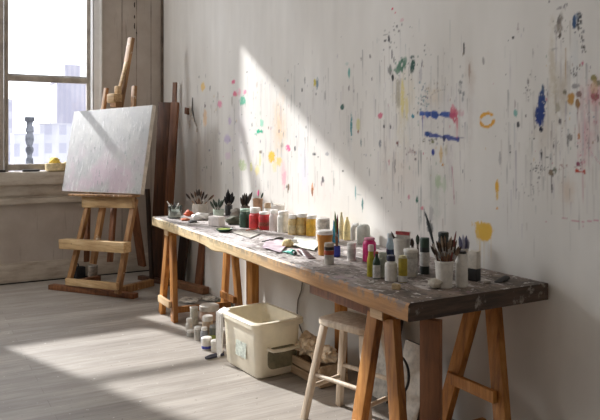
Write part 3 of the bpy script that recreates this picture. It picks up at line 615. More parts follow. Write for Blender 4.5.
zmask = t.fac(sx.outputs['Z'], TZ - .045, TZ - .002); c = t.mix(t.math('MULTIPLY', t.fac(n3, .46, .54), t.math('MULTIPLY', zmask, .9)), c, (110, 104, 100)); c = t.mix(t.math('MULTIPLY', t.fac(n5, .60, .68), .5), c, (140, 104, 66)); t.bump(g, .2, .004)
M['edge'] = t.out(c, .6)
t = NT('table_end'); v = t.coords((1, 1, 1)); g = t.noise(t.coords((8, 3, 30)), 1.6, 6, .65); n3 = t.noise(v, 16, 5, .65)
c = t.ramp(g, [(.3, (42, 32, 26)), (.55, (78, 60, 48)), (.8, (110, 90, 74))]); c = t.mix(t.math('MULTIPLY', t.fac(n3, .58, .66), .7), c, (168, 158, 148)); t.bump(g, .4, .006); M['end'] = t.out(c, .65)
bm = bmesh.new(); st = 90; rows = []
for i in range(st + 1):
    x = XL + (XR - XL) * i / st; yf = yfront(x) + .006 * mnoise.noise(Vector((x * 4, 0, 0))) ; zb = TZ - TT + .004 * mnoise.noise(Vector((x * 3, 5, 0)))
    zb -= .016 * math.exp(-((x - 3.05) / .14) ** 2)
    sec = [(yf + .004, zb), (yf, zb + .006), (yf, TZ - .008), (yf + .008, TZ)]
    for k in range(1, 9): sec.append((yf + .008 + (YB - yf - .012) * k / 8, TZ))
    sec += [(YB, TZ - .004), (YB, zb)]
    skew_ = (FR_.x - BR_.x) * 0
    rows.append([bm.verts.new((x + .006 * mnoise.noise(Vector((y * 9, z * 9, i // st * 3))) * (i == st), y, z)) for y, z in sec])
ns = len(rows[0])
for i in range(st):
    for k in range(ns):
        a, b_, c_, d_ = rows[i][k], rows[i + 1][k], rows[i + 1][(k + 1) % ns], rows[i][(k + 1) % ns]
        f = bm.faces.new((a, b_, c_, d_)); f.material_index = 1 if (k < 3) else (0 if k < 12 else 1); f.smooth = False
f = bm.faces.new(rows[0]); f.material_index = 1; f = bm.faces.new(rows[-1][::-1]); f.material_index = 2
tbb = B(); tbb.bm.free(); tbb.bm = bm
table = thing('work_table', 'long paint-splattered plank worktop on wooden trestles along the wall', 'table')
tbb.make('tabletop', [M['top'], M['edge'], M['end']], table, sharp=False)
ap = B(); p0 = ony(336, 300, -.36); ap.box((4.20, -.50, TZ - TT - .062), (.66, .028, .12), bev=.003); ap.make('apron', M['oldwood_b'], table)
ZU = TZ - TT - .006

def trestle(label, xc, yf, yb, sep_t, sep_front, fr_push, w=.062, th=.034, stretch_f=.17, mats=None, beamw=.075, sep_back=None, push_back=.01, stretch_b=None, fsx=0.0):
    m = mats or M['trestle']; root = thing('trestle', label, 'trestle', (xc, 0, 0), 0, 'trestles under the worktop')
    bh = .045
    B().box((0, (yf + yb) / 2, ZU - bh / 2 - .001), (beamw, yb - yf + .06, bh), bev=.003).make('beam', m, root)
    cap = B(); cap.box((0, yf - .033, ZU - bh / 2 - .001), (beamw, .006, bh)); cap.make('beam_end', M['trestle_pale'], root, label='pale sawn beam end')
    for y, py, sep_f, stretch in ((yf, -fr_push, sep_front, stretch_f), (yb, push_back, sep_back or sep_front, stretch_b or stretch_f)):
        for s in (-1, 1):
            p0 = Vector((s * sep_t, y, ZU - bh * .9)); sx_ = fsx if y == yf else 0.0; p1 = Vector((s * sep_f + sx_, y + py, .004))
            B().bar(p1, p0, w, th, (1, 0, 0), .003).make('leg', m, root)
        k = 1 - stretch / ZU; off_f = -.031
        B().bar((sx_ * k - sep_t - (sep_f - sep_t) * k, y + py * k + off_f, stretch), (sx_ * k + sep_t + (sep_f - sep_t) * k, y + py * k + off_f, stretch), .05, .022, (0, 0, 1), .003).make('stretcher', M['trestle_pale'] if y == yf else m, root)
    B().bar((fsx + sep_front * .5 * (fsx != 0), yf - fr_push, stretch_f - .06), (0, yb, stretch_f - .06), .045, .025, (0, 0, 1), .003).make('stretcher', m, root)
    return root
tL = trestle('trestle under the far left end of the worktop, its legs in sunlight', 2.01, -.60, -.125, .045, .145, -.02, .068, .036, .13, None, .08, .15, .01, .13, -.12)
tR = trestle('trestle under the near right end of the worktop, its legs in shade', 4.65, -.635, -.10, .05, .165, .03, .066, .036, .17, M['trestle'], .08, .20, -.08, .28)
# middle support: two posts joined by a rail
E0 = ony(252.5, 285, -.27); mid = thing('trestle', 'upright two-post support behind the plastic tub under the middle of the worktop', 'trestle', (E0.x, 0, 0), 0, 'trestles under the worktop')
M0 = ony(341, 330, -.13); mx = M0.x - E0.x
B().box((0, -.27, ZU / 2), (.095, .05, ZU - .006), bev=.003).make('leg', M['trestle'], mid)
B().box((mx, -.13, ZU / 2), (.06, .05, ZU - .006), bev=.003).make('leg', M['trestle'], mid)
B().bar((-.20, -.29, .055), (0, -.27, .075), .07, .03, (0, 0, 1), .003).make('foot_rail', M['trestle_pale'], mid)
B().bar((0, -.20, ZU - .06), (mx, -.20, ZU - .06), .10, .03, (0, 0, 1), .003).make('beam', M['trestle'], mid)
pR = ony(431, 322, -.60)
tag(B().box((pR.x, -.60, ZU / 2), (.075, .035, ZU - .004), Matrix.Rotation(math.radians(30), 3, 'Z'), bev=.003).make('plank_post', M['oldwood_b']), 'broad upright plank propping the near right corner of the worktop', 'plank')

# ------------------------------------------------------------------ generic table things
def base(px, py, z=TZ, wpx=0):
    """centre of a round thing whose front base line is at py"""
    p = onz(px, py, z); d = depth(p.x, p.y); r = wpx * d / FPX / 2
    q = p + Vector((FX, FY, 0)) * r * .9
    lim = YB - r - .006 if z > .5 else -r - .02
    if q.y > lim: q.y = lim
    return q, depth(q.x, q.y) / FPX
def bottle(name, label, cat, px, py, w, h, body, cap=None, caph=0, capw=.8, shape='jar', sq=2.4, group=None, band=None, z=TZ, rz=.4, neck=None, caplabel=None):
    """w,h in photo pixels; caph fraction of h; band=(mat, f0, f1)"""
    p, k = base(px, py, z, w); r = w * k / 2; H = h * k
    root = thing(name, label, cat, p, rz, group); bh = H * (1 - caph); cr = r * capw
    if shape == 'jar': prof = [(r * .9, 0), (r, .012 * H), (r, bh * .80), (r * .93, bh * .89), (cr * .96, bh * .95), (cr * .94, bh)]
    elif shape == 'bottle': prof = [(r * .92, 0), (r, .02 * H), (r, bh * .60), (r * .94, bh * .70), (cr * .98, bh * .84), (cr * .9, bh * .88), (cr * .9, bh)]
    elif shape == 'cup': prof = [(r * .80, 0), (r * .83, .01 * H), (r * .97, bh * .9), (r * 1.02, bh * .91), (r * 1.02, bh * .99), (r * .97, bh)]
    elif shape == 'cone': prof = [(r * .8, 0), (r, .03 * H), (r * .95, bh * .5), (r * .62, bh * .8), (cr, bh * .92), (cr, bh)]
    else: prof = [(r * .95, 0), (r, .03 * H), (r, bh * .97), (r * .95, bh)]
    bd = B()
    if shape == 'cup' or shape == 'open':
        inner = [(rr * .9, zz) for rr, zz in prof[::-1]]; inner = [(prof[-1][0] * .92, bh * .99), (prof[-1][0] * .88, bh * .5), (prof[0][0] * .85, H * .05)]
        bd.lathe(prof + inner, (0, 0, 0), 28, sq)
    else: bd.lathe(prof, (0, 0, 0), 28, sq)
    bo = bd.make('body', body, root)
    if cap is not None and caph > 0:
        c_ = B(); c_.lathe([(cr, bh + .0002), (cr * 1.03, bh + H * caph * .1), (cr * 1.02, H * .97), (cr * .93, H)], (0, 0, 0), 24, 2 if sq < 2.6 else sq * .85)
        c_.make('lid', cap, root, label=caplabel)
    if band:
        m_, f0, f1 = band; l_ = B(); l_.lathe([(r * 1.012, bh * f0), (r * 1.018, bh * f0 + .001), (r * 1.018, bh * f1 - .001), (r * 1.012, bh * f1)], (0, 0, 0), 28, sq, close=False); l_.make('paper_label', m_, bo)
    return root, p, k

G_ROW = 'paint jars in the row along the back of the worktop'
G_JAR = 'paint bottles and jars crowded on the near half of the worktop'
c = lambda *q: q
bottle('paint_jar', 'dark green paint jar at the left end of the row', 'jar', 245, 227.8, 10, 18.5, paint((46, 74, 56), .4), paint((150, 176, 158), .45), .15, .9, 'jar', 4, G_ROW)
bottle('paint_jar', 'red paint jar with a tall white lid beside the green jar', 'jar', 255, 229, 10.4, 21, paint((206, 52, 52), .4), M['cap_white'], .26, .86, 'jar', 4, G_ROW)
bottle('paint_jar', 'red paint jar with a flat white lid and small printed label', 'jar', 264.4, 230.2, 10, 18, paint((190, 42, 44), .4), M['cap_white'], .14, .92, 'jar', 4, G_ROW, (paint((150, 70, 48), .5, .3, 120), .25, .5))
bottle('paint_jar', 'pinkish white jar to the right of the two red jars', 'jar', 274, 231.3, 8.4, 21, paint((222, 206, 200), .4, .05), M['cap_white'], .16, .85, 'jar', 4, G_ROW)
bottle('paint_jar', 'grey-white jar between the pinkish jar and the tan jars', 'jar', 283.3, 232.6, 10.6, 21, paint((214, 210, 200), .4, .05), M['cap_white'], .15, .84, 'jar', 4, G_ROW)
bottle('paint_jar', 'tan jar, the narrower and left one of the tan pair', 'jar', 293, 235, 8.6, 20, paint((214, 186, 128), .4), M['cap_white'], .2, .86, 'jar', 4, G_ROW, (paint((226, 206, 160), .5), .1, .6))
bottle('paint_jar', 'tan and cream jar just left of the bright yellow jar', 'jar', 302, 235.4, 10.2, 21.5, paint((206, 172, 104), .4), M['cap_white'], .18, .92, 'jar', 4, G_ROW, (paint((222, 196, 136), .5), .15, .55))
bottle('paint_jar', 'bright yellow jar at the right end of the row', 'jar', 311.8, 236.2, 9.6, 20.5, paint((236, 184, 60), .4), M['cap_white'], .17, .88, 'jar', 4, G_ROW)

# far left: jars and brush cups ------------------------------------------------------
def brush(label, foot, tip, r, hmat, bmat_, bl=.22, group=None, flat=.6, name='paintbrush', bw=1.9, simple=False):
    """foot = lower end, tip = bristle end (world)"""
    foot, tip = Vector(foot), Vector(tip); d = tip - foot; Ln = d.length
    root = thing(name, label, 'paintbrush', foot, 0, group)
    q = d.to_track_quat('Z', 'Y'); root.rotation_mode = 'QUATERNION'; root.rotation_quaternion = q
    B().tube([(0, 0, 0), (0, 0, Ln * .2), (0, 0, Ln * (1 - bl) * .6), (0, 0, Ln * (1 - bl) * .86)], [r * .5, r * .75, r * 1.05, r * .85], 8).make('handle', hmat, root)
    if not simple:
        B().tube([(0, 0, Ln * (1 - bl) * .85), (0, 0, Ln * (1 - bl))], [r * 1.0, r * 1.25], 8, flat=.8).make('ferrule', M['ferrule'], root)
    B().tube([(0, 0, Ln * (1 - bl) * (.995 if not simple else .84)), (0, 0, Ln * (1 - bl * .6)), (0, 0, Ln * (1 - bl * .25)), (0, 0, Ln)], [r * 1.15, r * bw, r * bw * .8, r * .25], 8, flat=flat).make('bristles', bmat_, root)
    return root
def brushes_in(cup_p, k, px, base_py, tips, labels, group, rpx=.55, mats=None, depth_off=0.0, bl=.3, bw=2.2, rim=None):
    """tips: (px, py) of each bristle tip, standing in a cup with centre cup_p; leaning fan on a plane through the cup"""
    for i, (tx, ty) in enumerate(tips):
        off = ((i * 37) % 7 - 3) / 3 * 2.2 * k
        pl = cup_p + Vector((FX, FY, 0)) * off
        tip = onplane(tx, ty, pl, Vector((FX, FY, 0)))
        if tip.y > -.02:
            tip = onplane(tx, ty, Vector((0, -.02 - .004 * (i % 3), 0)), Vector((0, 1, 0)))
        fx = px + (px - tx) * .22 + ((i * 53) % 5 - 2) * .35
        foot = onplane(max(px - 3.4, min(px + 3.4, fx)), base_py, pl, Vector((FX, FY, 0))); foot.z = max(foot.z, TZ + .012)
        hm, bm_ = mats[i % len(mats)]
        brush(labels[i % len(labels)], foot, tip, rpx * k, hm, bm_, bl, group, bw=bw)

_, p, k = bottle('glass_jar', 'clear glass jar of tools at the far left end of the worktop', 'jar', 174, 218.8, 14, 12.6, M['jarglass'], None, 0, 1, 'open', 2.2)
for i, (tx, ty, cc, lb) in enumerate([(167, 201.2, M['cap_white'], 'white handled tool leaning left in the glass jar'), (171, 203.5, M['ferrule'], 'steel palette knife in the middle of the glass jar'), (175, 201.8, M['darkgrey'], 'dark grey tool standing in the glass jar'), (179, 203, M['white'], 'white stick leaning right in the glass jar')]):
    tip = onplane(tx, ty, p, Vector((FX, FY, 0))); foot = onplane(174 + (174 - tx) * .5, 217, p, Vector((FX, FY, 0)))
    o = thing('palette_knife', lb, 'tool', foot, 0, 'tools in the glass jar'); o.rotation_mode = 'QUATERNION'; o.rotation_quaternion = (tip - foot).to_track_quat('Z', 'Y'); Ln = (tip - foot).length
    B().tube([(0, 0, 0), (0, 0, Ln * .55)], [.003, .004], 8).make('shaft', M['ferrule'], o); B().tube([(0, 0, Ln * .5), (0, 0, Ln * .75), (0, 0, Ln)], [.005, .008, .004], 8, flat=.5).make('handle', cc, o)
# white residue inside the jar
pr = B().lathe([(.04, 0), (.044, .004), (.044, .045), (.03, .055)], (p.x, p.y, TZ + .008), 20); tag(pr.make('rag', M['cap_white']), 'white paint rag stuffed inside the glass jar', 'rag')

_, p, k = bottle('brush_cup', 'square white cup of dark paintbrushes at the far left', 'cup', 199, 214.6, 12.8, 10.4, M['offwhite'], None, 0, 1, 'open', 5, rz=.35)
tips = [(185.8, 193.5), (190.5, 192.5), (194.5, 191.2), (196.5, 189.2), (199, 188.8), (201.5, 190.6), (204, 191.4), (207.5, 193.6), (214, 194.8), (203, 194.5)]
brushes_in(p, k, 199, 212, tips, ['paintbrush drooping to the left of the square white cup', 'brown paintbrush fanned out in the square white cup', 'brown paintbrush fanned out in the square white cup', 'brown paintbrush fanned out in the square white cup', 'brown paintbrush fanned out in the square white cup', 'brown paintbrush fanned out in the square white cup', 'brown paintbrush fanned out in the square white cup', 'brown paintbrush fanned out in the square white cup', 'dark paintbrush leaning far right out of the square white cup', 'brown paintbrush fanned out in the square white cup'],
    'paintbrushes in the square white cup', .52, [(M['handle'], M['bristle']), (M['handle_dark'], M['bristle']), (M['handle'], paint((110, 84, 66), .9))], bl=.3, bw=2.8)

_, p, k = bottle('brush_cup', 'pale green-grey cup of dark greenish brushes', 'cup', 218, 219, 11.4, 9.2, paint((186, 200, 186), .5), None, 0, 1, 'cup', 2)
tips = [(210, 201), (213, 199), (216, 201.5), (219, 198.4), (221.5, 200), (224, 199)]
brushes_in(p, k, 218, 217, tips, ['short dark greenish brush in the pale green-grey cup'], 'brushes in the pale green-grey cup', .62, [(M['handle_dark'], M['bristle_green'])], bl=.45, bw=2.6)
# black brush clumps behind, in dark tins
def tin_of(label, catlabel, px, py, w, h, mat, tips, blabel, grp, bm_, rpx=.55, bw=2.4, bl=.5):
    _, p, k = bottle('brush_tin', label, 'tin', px, py, w, h, mat, None, 0, 1, 'open', 2)
    brushes_in(p, k, px, py - 2, tips, [blabel], grp, rpx, bm_, bl=bl, bw=bw)
tin_of('small dark tin of black brushes left of the crumpled cloth', '', 228.5, 215.5, 7.5, 10, M['darkgrey'], [(224.6, 196), (226.5, 192.5), (228, 189), (229.8, 193), (232.5, 192), (234.5, 196), (233, 193.5)], 'black bristled brush standing in the small dark tin', 'black brushes in the small dark tin', [(M['handle_dark'], M['bristle_black'])], .75, 2.6)
tin_of('grey tin of brushes behind the crumpled cloth', '', 245, 217.5, 9, 11, paint((120, 112, 106), .6), [(240.5, 197), (242.5, 194.5), (244.5, 192.8), (246.5, 193), (248, 196), (250, 193.5), (252.3, 191.5)], 'dark brush with a grey tip in the grey tin', 'dark brushes in the grey tin', [(M['handle_dark'], M['bristle']), (M['handle'], M['bristle_black']), (M['handle_dark'], paint((100, 92, 88), .9))], .75, 2.4)
_, p, k = bottle('brush_cup', 'brown cardboard cup behind the first red jar', 'cup', 257.5, 220, 10, 21, paint((176, 138, 106), .7), None, 0, 1, 'cup', 2)
brushes_in(p, k, 257.5, 210, [(258.6, 189.6), (263.2, 192.4)], ['brush with a bright pink tip in the brown cardboard cup', 'dark green tipped brush in the brown cup'], 'brushes in the brown cardboard cup', .55, [(M['handle'], paint((240, 110, 160), .6)), (M['handle_dark'], M['bristle_green'])], bl=.32, bw=2.4)
bottle('paint_jar', 'small white jar with a tan lid and blue label behind the second red jar', 'jar', 267.5, 222.3, 7.6, 19, M['white'], paint((176, 150, 120), .5), .28, .84, 'jar', 2.4, G_ROW, (paint((52, 60, 160), .5), .28, .8))
# tilted white carton behind
q, k = base(278.5, 225, TZ, 9); ct = thing('carton', 'white paper carton with a sloping top behind the white jars', 'carton', q, .5)
cb = B(); w_ = .034; cb.box((0, 0, .065), (w_ * 1.9, w_ * 1.6, .13), bev=.002); cb.make('box', M['white'], ct); cb = B(); cb.bar((-w_ * .95, 0, .142), (w_ * .95, 0, .126), .004, w_ * 1.7, (0, 0, 1), .001); cb.make('flap', M['offwhite'], ct)
def lump(name, label, cat, px, py, wpx, hpx, mat, z=TZ, amp=.3, freq=2.2, seed=1, dy=1.0, sub=3):
    q, k = base(px, py, z, wpx); r = wpx * k / 2; h = hpx * k / 2
    o = B().blob((0, 0, h * .75), (r, r * dy, h), amp, freq, sub, seed).make(name, mat, sharp=False); o.location = q + Vector((0, 0, .001)); return tag(o, label, cat)
lump('rag', 'crumpled orange-red paint rag beside the glass jar', 'rag', 188, 216.5, 8, 6, paint((208, 92, 52), .7, .2), seed=3, amp=.5)
lump('paint_tube', 'flattened orange paint tube lying in front of the orange rag', 'paint tube', 184.5, 221, 9, 2.6, paint((200, 110, 70), .6, .2), seed=4)
lump('rag', 'crumpled white tissue in front of the square white cup', 'tissue', 199.5, 220.6, 16, 7.5, M['cap_white'], seed=5, amp=.6, freq=3)
lump('paint_tube', 'small dark paint tube lying by the white tissue', 'paint tube', 192, 223, 9, 2.4, M['darkgrey'], seed=6)
q, k = base(216, 226.5, TZ, 12); er = thing('soap_block', 'white rectangular block near the front edge at the left', 'block', q, .35); B().box((0, 0, .033), (.105, .06, .064), bev=.008).make('body', paint((232, 222, 216), .6, .05), er)
lump('rag', 'crumpled grey-white cloth between the dark tins', 'cloth', 235.5, 217, 11, 9, paint((186, 178, 168), .8), seed=8, amp=.6, freq=3)
lump('rag', 'dark olive rag heap left of the green jar', 'cloth', 233, 225, 16, 9, paint((92, 92, 76), .8), seed=9, amp=.5, freq=2.6)
# green palette dish
q, k = base(223.5, 232.8, TZ, 17); r = 8.6 * k; dsh = thing('palette_dish', 'shallow dark green paint dish near the front edge', 'dish', q)
B().lathe([(r * .6, 0), (r * .95, .012), (r, .02), (r * .93, .021), (r * .8, .012), (r * .5, .008)], (0, 0, 0), 28).make('dish', paint((40, 72, 52), .4), dsh)
B().lathe([(r * .1, .0085), (r * .8, .0125), (r * .7, .019), (r * .1, .022)], (0, 0, 0), 24).make('paint_puddle', paint((170, 188, 96), .35), dsh)
# things lying on the table
def lying_brush(label, a, b2, hm, bm_, r=.005, z=TZ, name='paintbrush', bl=.25, bw=1.8):
    p0 = onz(*a, z); p1 = onz(*b2, z); p0.z = p1.z = z + r * 1.5; return brush(label, p0, p1, r, hm, bm_, bl, flat=.6, name=name, bw=bw)
lying_brush('brush with orange paint lying in front of the red jars', (246, 231.5), (263, 229.6), paint((206, 96, 60), .5), paint((226, 110, 60), .6), .006)
lying_brush('dark flat palette knife lying in front of the tan jars', (262, 243.2), (284, 239.6), M['darkgrey'], paint((70, 66, 58), .5), .006, bl=.45, bw=2.2)
lump('sponge', 'pale yellow sponge lump at the front edge in the sun', 'sponge', 287.5, 247.6, 11, 8.5, paint((232, 212, 158), .9), seed=12, amp=.35, freq=2.5)
def tube_lying(label, a, b2, mat, capm, w=.017, z=TZ):
    p0 = onz(*a, z); p1 = onz(*b2, z); d = p1 - p0; Ln = d.length; root = thing('paint_tube', label, 'paint tube', (p0.x, p0.y, z + .001), math.atan2(d.y, d.x), 'paint tubes lying on the worktop')
    bd = B(); n_ = 8
    secs = [(0, .0016, w * 1.1), (.25 * Ln, .006, w * 1.05), (.6 * Ln, w * .75, w * .9), (.82 * Ln, w * .8, w * .8), (.86 * Ln, w * .45, w * .45)]
    bd_v = []; 
    for x, hz, wy in secs: bd_v.append([(x, wy * math.cos(a_ * math.tau / 12), max(hz, .001) + hz * math.sin(a_ * math.tau / 12)) for a_ in range(12)])
    verts = [v for r_ in bd_v for v in r_]; fs = [(i * 12 + k_, i * 12 + (k_ + 1) % 12, (i + 1) * 12 + (k_ + 1) % 12, (i + 1) * 12 + k_) for i in range(len(secs) - 1) for k_ in range(12)] + [tuple(range(11, -1, -1)), tuple(range(48, 60))]
    bd._new(verts, fs, True); bd.make('body', mat, root)
    B().tube([(.86 * Ln, 0, w * .75), (Ln, 0, w * .75)], w * .5, 12).make('cap', capm, root)
    return root
tube_lying('teal paint tube lying near the front edge', (285.5, 252), (295.5, 256), paint((60, 166, 146), .45), M['black'])
tube_lying('dark red and black paint tube lying near the front edge', (312, 259), (299, 253.5), paint((74, 44, 44), .5), paint((150, 60, 56), .5), .02)
tube_lying('white paint tube lying behind the teal tube', (279, 247), (296, 243), M['white'], M['cap_white'])
# paper sheet palette
def sheet(name, label, pts, mat, z=TZ, h=.004, amp=.006, seed=0):
    P_ = [onz(px, py, z) for px, py in pts]; bd = bmesh.new(); N = 14; rows = []
    for i in range(N + 1):
        row = []
        for j in range(N + 1):
            s_, t_ = i / N, j / N; q_ = (P_[0] * (1 - s_) + P_[1] * s_) * (1 - t_) + (P_[3] * (1 - s_) + P_[2] * s_) * t_
            row.append(bd.verts.new((q_.x, q_.y, z + .002 + h * .4 + amp * (1 + mnoise.noise(Vector((s_ * 4 + seed, t_ * 4, seed)))) * .8)))
        rows.append(row)
    for i in range(N):
        for j in range(N): bd.faces.new((rows[i][j], rows[i + 1][j], rows[i + 1][j + 1], rows[i][j + 1])).smooth = True
    bb_ = B(); bb_.bm.free(); bb_.bm = bd; return bb_.make(name, mat, sharp=False)
t = NT('palette_paper'); n = t.noise(t.coords(), 9, 5, .6); n2 = t.noise(t.coords(), 16, 5, .65); cc = t.ramp(n, [(.35, (214, 218, 200)), (.6, (232, 230, 222))]); cc = t.mix(t.math('MULTIPLY', t.fac(n2, .58, .66), .8), cc, (186, 196, 164)); M['ppaper'] = t.out(cc, .7)
tag(sheet('palette_paper', 'pale greenish paint-smeared paper left of the amber cup', [(288, 246), (314, 252), (322, 242), (296, 237)], M['ppaper'], seed=2), 'pale greenish paint-smeared paper left of the amber cup', 'paper')
t = NT('mauve_paper'); n = t.noise(t.coords(), 9, 5, .6); M['mauve'] = t.out(t.ramp(n, [(.35, (170, 150, 162)), (.6, (206, 192, 196))]), .7)
tag(sheet('palette_paper', 'mauve stained paper near the front edge beside the dark palette knife', [(262, 248.5), (280, 254), (290, 243), (268, 239)], M['mauve'], seed=5), 'mauve stained paper near the front edge beside the dark palette knife', 'paper')
tag(sheet('palette_paper', 'white paper between the white block and the red jars', [(232, 233), (250, 239), (262, 233.5), (243, 229)], M['grime'], seed=8, amp=.003), 'white paper between the white block and the red jars', 'paper')

# middle cluster -----------------------------------------------------------------------
bottle('paint_tin', 'speckled white tin behind the amber cup', 'tin', 323, 243, 14, 24, paint((216, 208, 198), .5, .16, 60), M['cap_white'], .05, .98, 'open', 2, G_JAR)
bottle('amber_cup', 'tapered amber cup with a white foam lid', 'cup', 325.2, 256, 15.6, 24.5, M['amber'], M['cap_white'], .16, 1.0, 'cup', 2, G_JAR)
r_, p, k = bottle('paint_jar', 'small white jar with dark and red bands before the amber cup', 'jar', 329.3, 265, 9.8, 21.5, M['grime'], paint((196, 178, 158), .5), .18, .96, 'open', 2, G_JAR)
for f0, f1, m_ in ((.82, 1.0, paint((56, 46, 40), .5)), (.56, .80, paint((176, 74, 50), .5))):
    Hh = 21.5 * k * .82; rr = 9.8 * k / 2; B().lathe([(rr * 1.02, Hh * f0), (rr * 1.03, Hh * f0 + .001), (rr * 1.03, Hh * f1 - .001), (rr * 1.02, Hh * f1)], (0, 0, 0), 24, close=False).make('band', m_, r_)
_, p, k = bottle('paint_jar', 'small blue jar holding the blue stained brushes', 'jar', 337, 257, 7.4, 10.5, paint((56, 66, 168), .45), None, 0, .9, 'open', 2, G_JAR)
brushes_in(p, k, 337, 254, [(335, 211), (337.5, 214.5), (333.5, 220)], ['tall green tipped brush in the small blue jar', 'tall brush with a red-brown tip in the small blue jar', 'shorter turquoise stained brush in the small blue jar'], 'brushes in the small blue jar', .75, [(M['handle'], paint((96, 128, 74), .7)), (paint((150, 84, 60), .5), paint((140, 70, 50), .7)), (paint((60, 150, 176), .5), paint((64, 160, 190), .6))], bl=.5, bw=1.8)
_, p2, k2 = bottle('paint_bottle', 'bright blue squeeze bottle with a pointed tip among the brushes', 'bottle', 335.8, 243, 7, 24, paint((64, 160, 196), .5, .25, 40), None, 0, .3, 'cone', 2, G_JAR)
bottle('paint_bottle', 'tall cream bottle with a pointed tip beside the yellow bottle', 'bottle', 341.5, 239.5, 6, 27, paint((240, 226, 190), .5), None, 0, .35, 'cone', 2, G_JAR)
bottle('paint_bottle', 'yellow squeeze bottle with a pointed tip near the wall', 'bottle', 347.3, 240.5, 8.2, 23, paint((240, 220, 160), .5), None, 0, .3, 'cone', 2, G_JAR)
# white jug with handle
q, k = base(362, 244.5, TZ, 17); jg = thing('jug', 'rounded white plastic jug with a looped handle near the wall', 'jug', q, math.radians(25))
H = 19.5 * k; r = 6.4 * k
B().lathe([(r * .9, 0), (r, .006), (r, H * .7), (r * .94, H * .86), (r * .7, H * .97), (r * .4, H)], (r * .45, 0, 0), 26, 3, sy=.85).make('body', paint((204, 204, 194), .45, .05), jg)
B().tube([(-r * .5, 0, H * .93), (-r * 1.15, 0, H * .9), (-r * 1.45, 0, H * .72), (-r * 1.45, 0, H * .2), (-r * 1.35, 0, .012)], [r * .34, r * .4, r * .42, r * .42, r * .4], 12).make('handle', M['cap_white'], jg)
bottle('paint_jar', 'white jar with a grey label in front of the jug', 'jar', 351.8, 261, 8.6, 17.5, M['cap_white'], M['cap_white'], .14, 1.0, 'open', 2, G_JAR, (M['label'], .15, .8))
bottle('paint_jar', 'bright magenta pink jar', 'jar', 370, 262.3, 13.4, 23.5, paint((226, 44, 124), .38, .08), paint((232, 150, 176), .5), .08, .8, 'jar', 2, G_JAR)
bottle('paint_bottle', 'olive yellow bottle with a pale pink cap by the magenta jar', 'bottle', 371.3, 277, 8, 31.5, paint((186, 172, 48), .4), paint((236, 214, 208), .4), .2, .72, 'bottle', 2, G_JAR)
bottle('paint_bottle', 'dark green bottle with a white label in the front cluster', 'bottle', 377, 279.2, 7.6, 27, paint((38, 66, 48), .35), paint((150, 82, 60), .5), .08, .5, 'bottle', 2, G_JAR, (M['label'], .04, .56))
bottle('paint_jar', 'pale green-grey jar between the dark green and navy capped bottles', 'jar', 383.2, 277.5, 8.6, 24.5, paint((186, 190, 172), .45), paint((200, 206, 190), .5), .16, .9, 'jar', 2, G_JAR)
bottle('paint_bottle', 'white bottle with a dark navy cap in the front cluster', 'bottle', 391.7, 281.8, 12.4, 25.5, M['white'], paint((44, 46, 74), .4), .22, .7, 'jar', 2, G_JAR, caplabel='dark navy cap')
bottle('paint_bottle', 'olive yellow tube bottle with a white foot at the right of the cluster', 'bottle', 403.5, 282.8, 9, 26.5, paint((172, 152, 40), .4), paint((206, 196, 150), .5), .1, .8, 'open', 2, G_JAR, (M['label'], .02, .28))
bottle('paint_tub', 'large white lidded tub behind the olive yellow tube bottle', 'tub', 411.8, 277.5, 13.6, 27.5, M['grime'], M['white'], .12, 1.04, 'open', 2, G_JAR, (M['label'], .2, .75))
bottle('paint_bottle', 'pale blue bottle with a dark blue foot', 'bottle', 390.8, 262, 8.2, 28, paint((176, 200, 212), .4), paint((206, 214, 218), .4), .15, .72, 'bottle', 2, G_JAR, (paint((46, 66, 104), .5), .3, .52))
_, p, k = bottle('brush_cup', 'white tapered cup of brown brushes with a red striped card', 'cup', 403, 268, 17, 29, M['white'], None, 0, 1, 'cup', 2, G_JAR)
brushes_in(p, k, 403, 262, [(391.2, 231.5), (402.5, 240.5), (405.5, 241), (408.5, 238.5), (399, 243), (411, 242)], ['long dark brown brush leaning left across the white tapered cup', 'short brown brush in the white tapered cup', 'short brown brush in the white tapered cup', 'short brown brush in the white tapered cup', 'short brown brush in the white tapered cup', 'short brown brush in the white tapered cup'], 'brushes in the white tapered cup', .7, [(M['handle_dark'], M['bristle']), (M['handle'], M['bristle_tan']), (M['handle_dark'], M['bristle'])], bl=.35, bw=1.9)
q = onplane(402.5, 233.3, p + Vector((FX, FY, 0)) * .03, Vector((FX, FY, 0))); cd = B(); rm = Matrix((Vector((RX, RY, 0)), Vector((FX, FY, 0)), Vector((0, 0, 1)))).transposed() @ Matrix.Rotation(math.radians(5), 3, 'Y')
cardr = thing('card', 'white card with a red stripe standing in the tapered cup', 'card', q); cd.box((0, 0, -.055), (.062, .002, .13), rm); cd.make('card_sheet', M['cap_white'], cardr); cd = B(); cd.box((0, -.0, .0), (.0635, .0045, .015), rm); cd.make('stripe', paint((222, 108, 112), .5), cardr)
bottle('paint_bottle', 'dark green-black bottle with a white label behind the brush bucket', 'bottle', 425.5, 274.5, 9.4, 36, paint((44, 50, 46), .35), paint((50, 74, 60), .4), .26, .96, 'open', 2, G_JAR, (M['label'], .3, .82))
for i, (a, b2, lb) in enumerate([((413.5, 262), (412, 238), 'thin dark stick behind the large white tub'), ((418, 264), (417.6, 234.5), 'dark green pointed brush behind the large white tub')]):
    f_ = onz(a[0], 268, TZ); f_.z = TZ + .004; f_.y = min(f_.y, -.06); tp = onplane(b2[0], b2[1], f_, Vector((FX, FY, 0))); brush(lb, f_, tp, .005, M['handle_dark'], M['bristle_green' if i else 'bristle'], .3, bw=2.2)

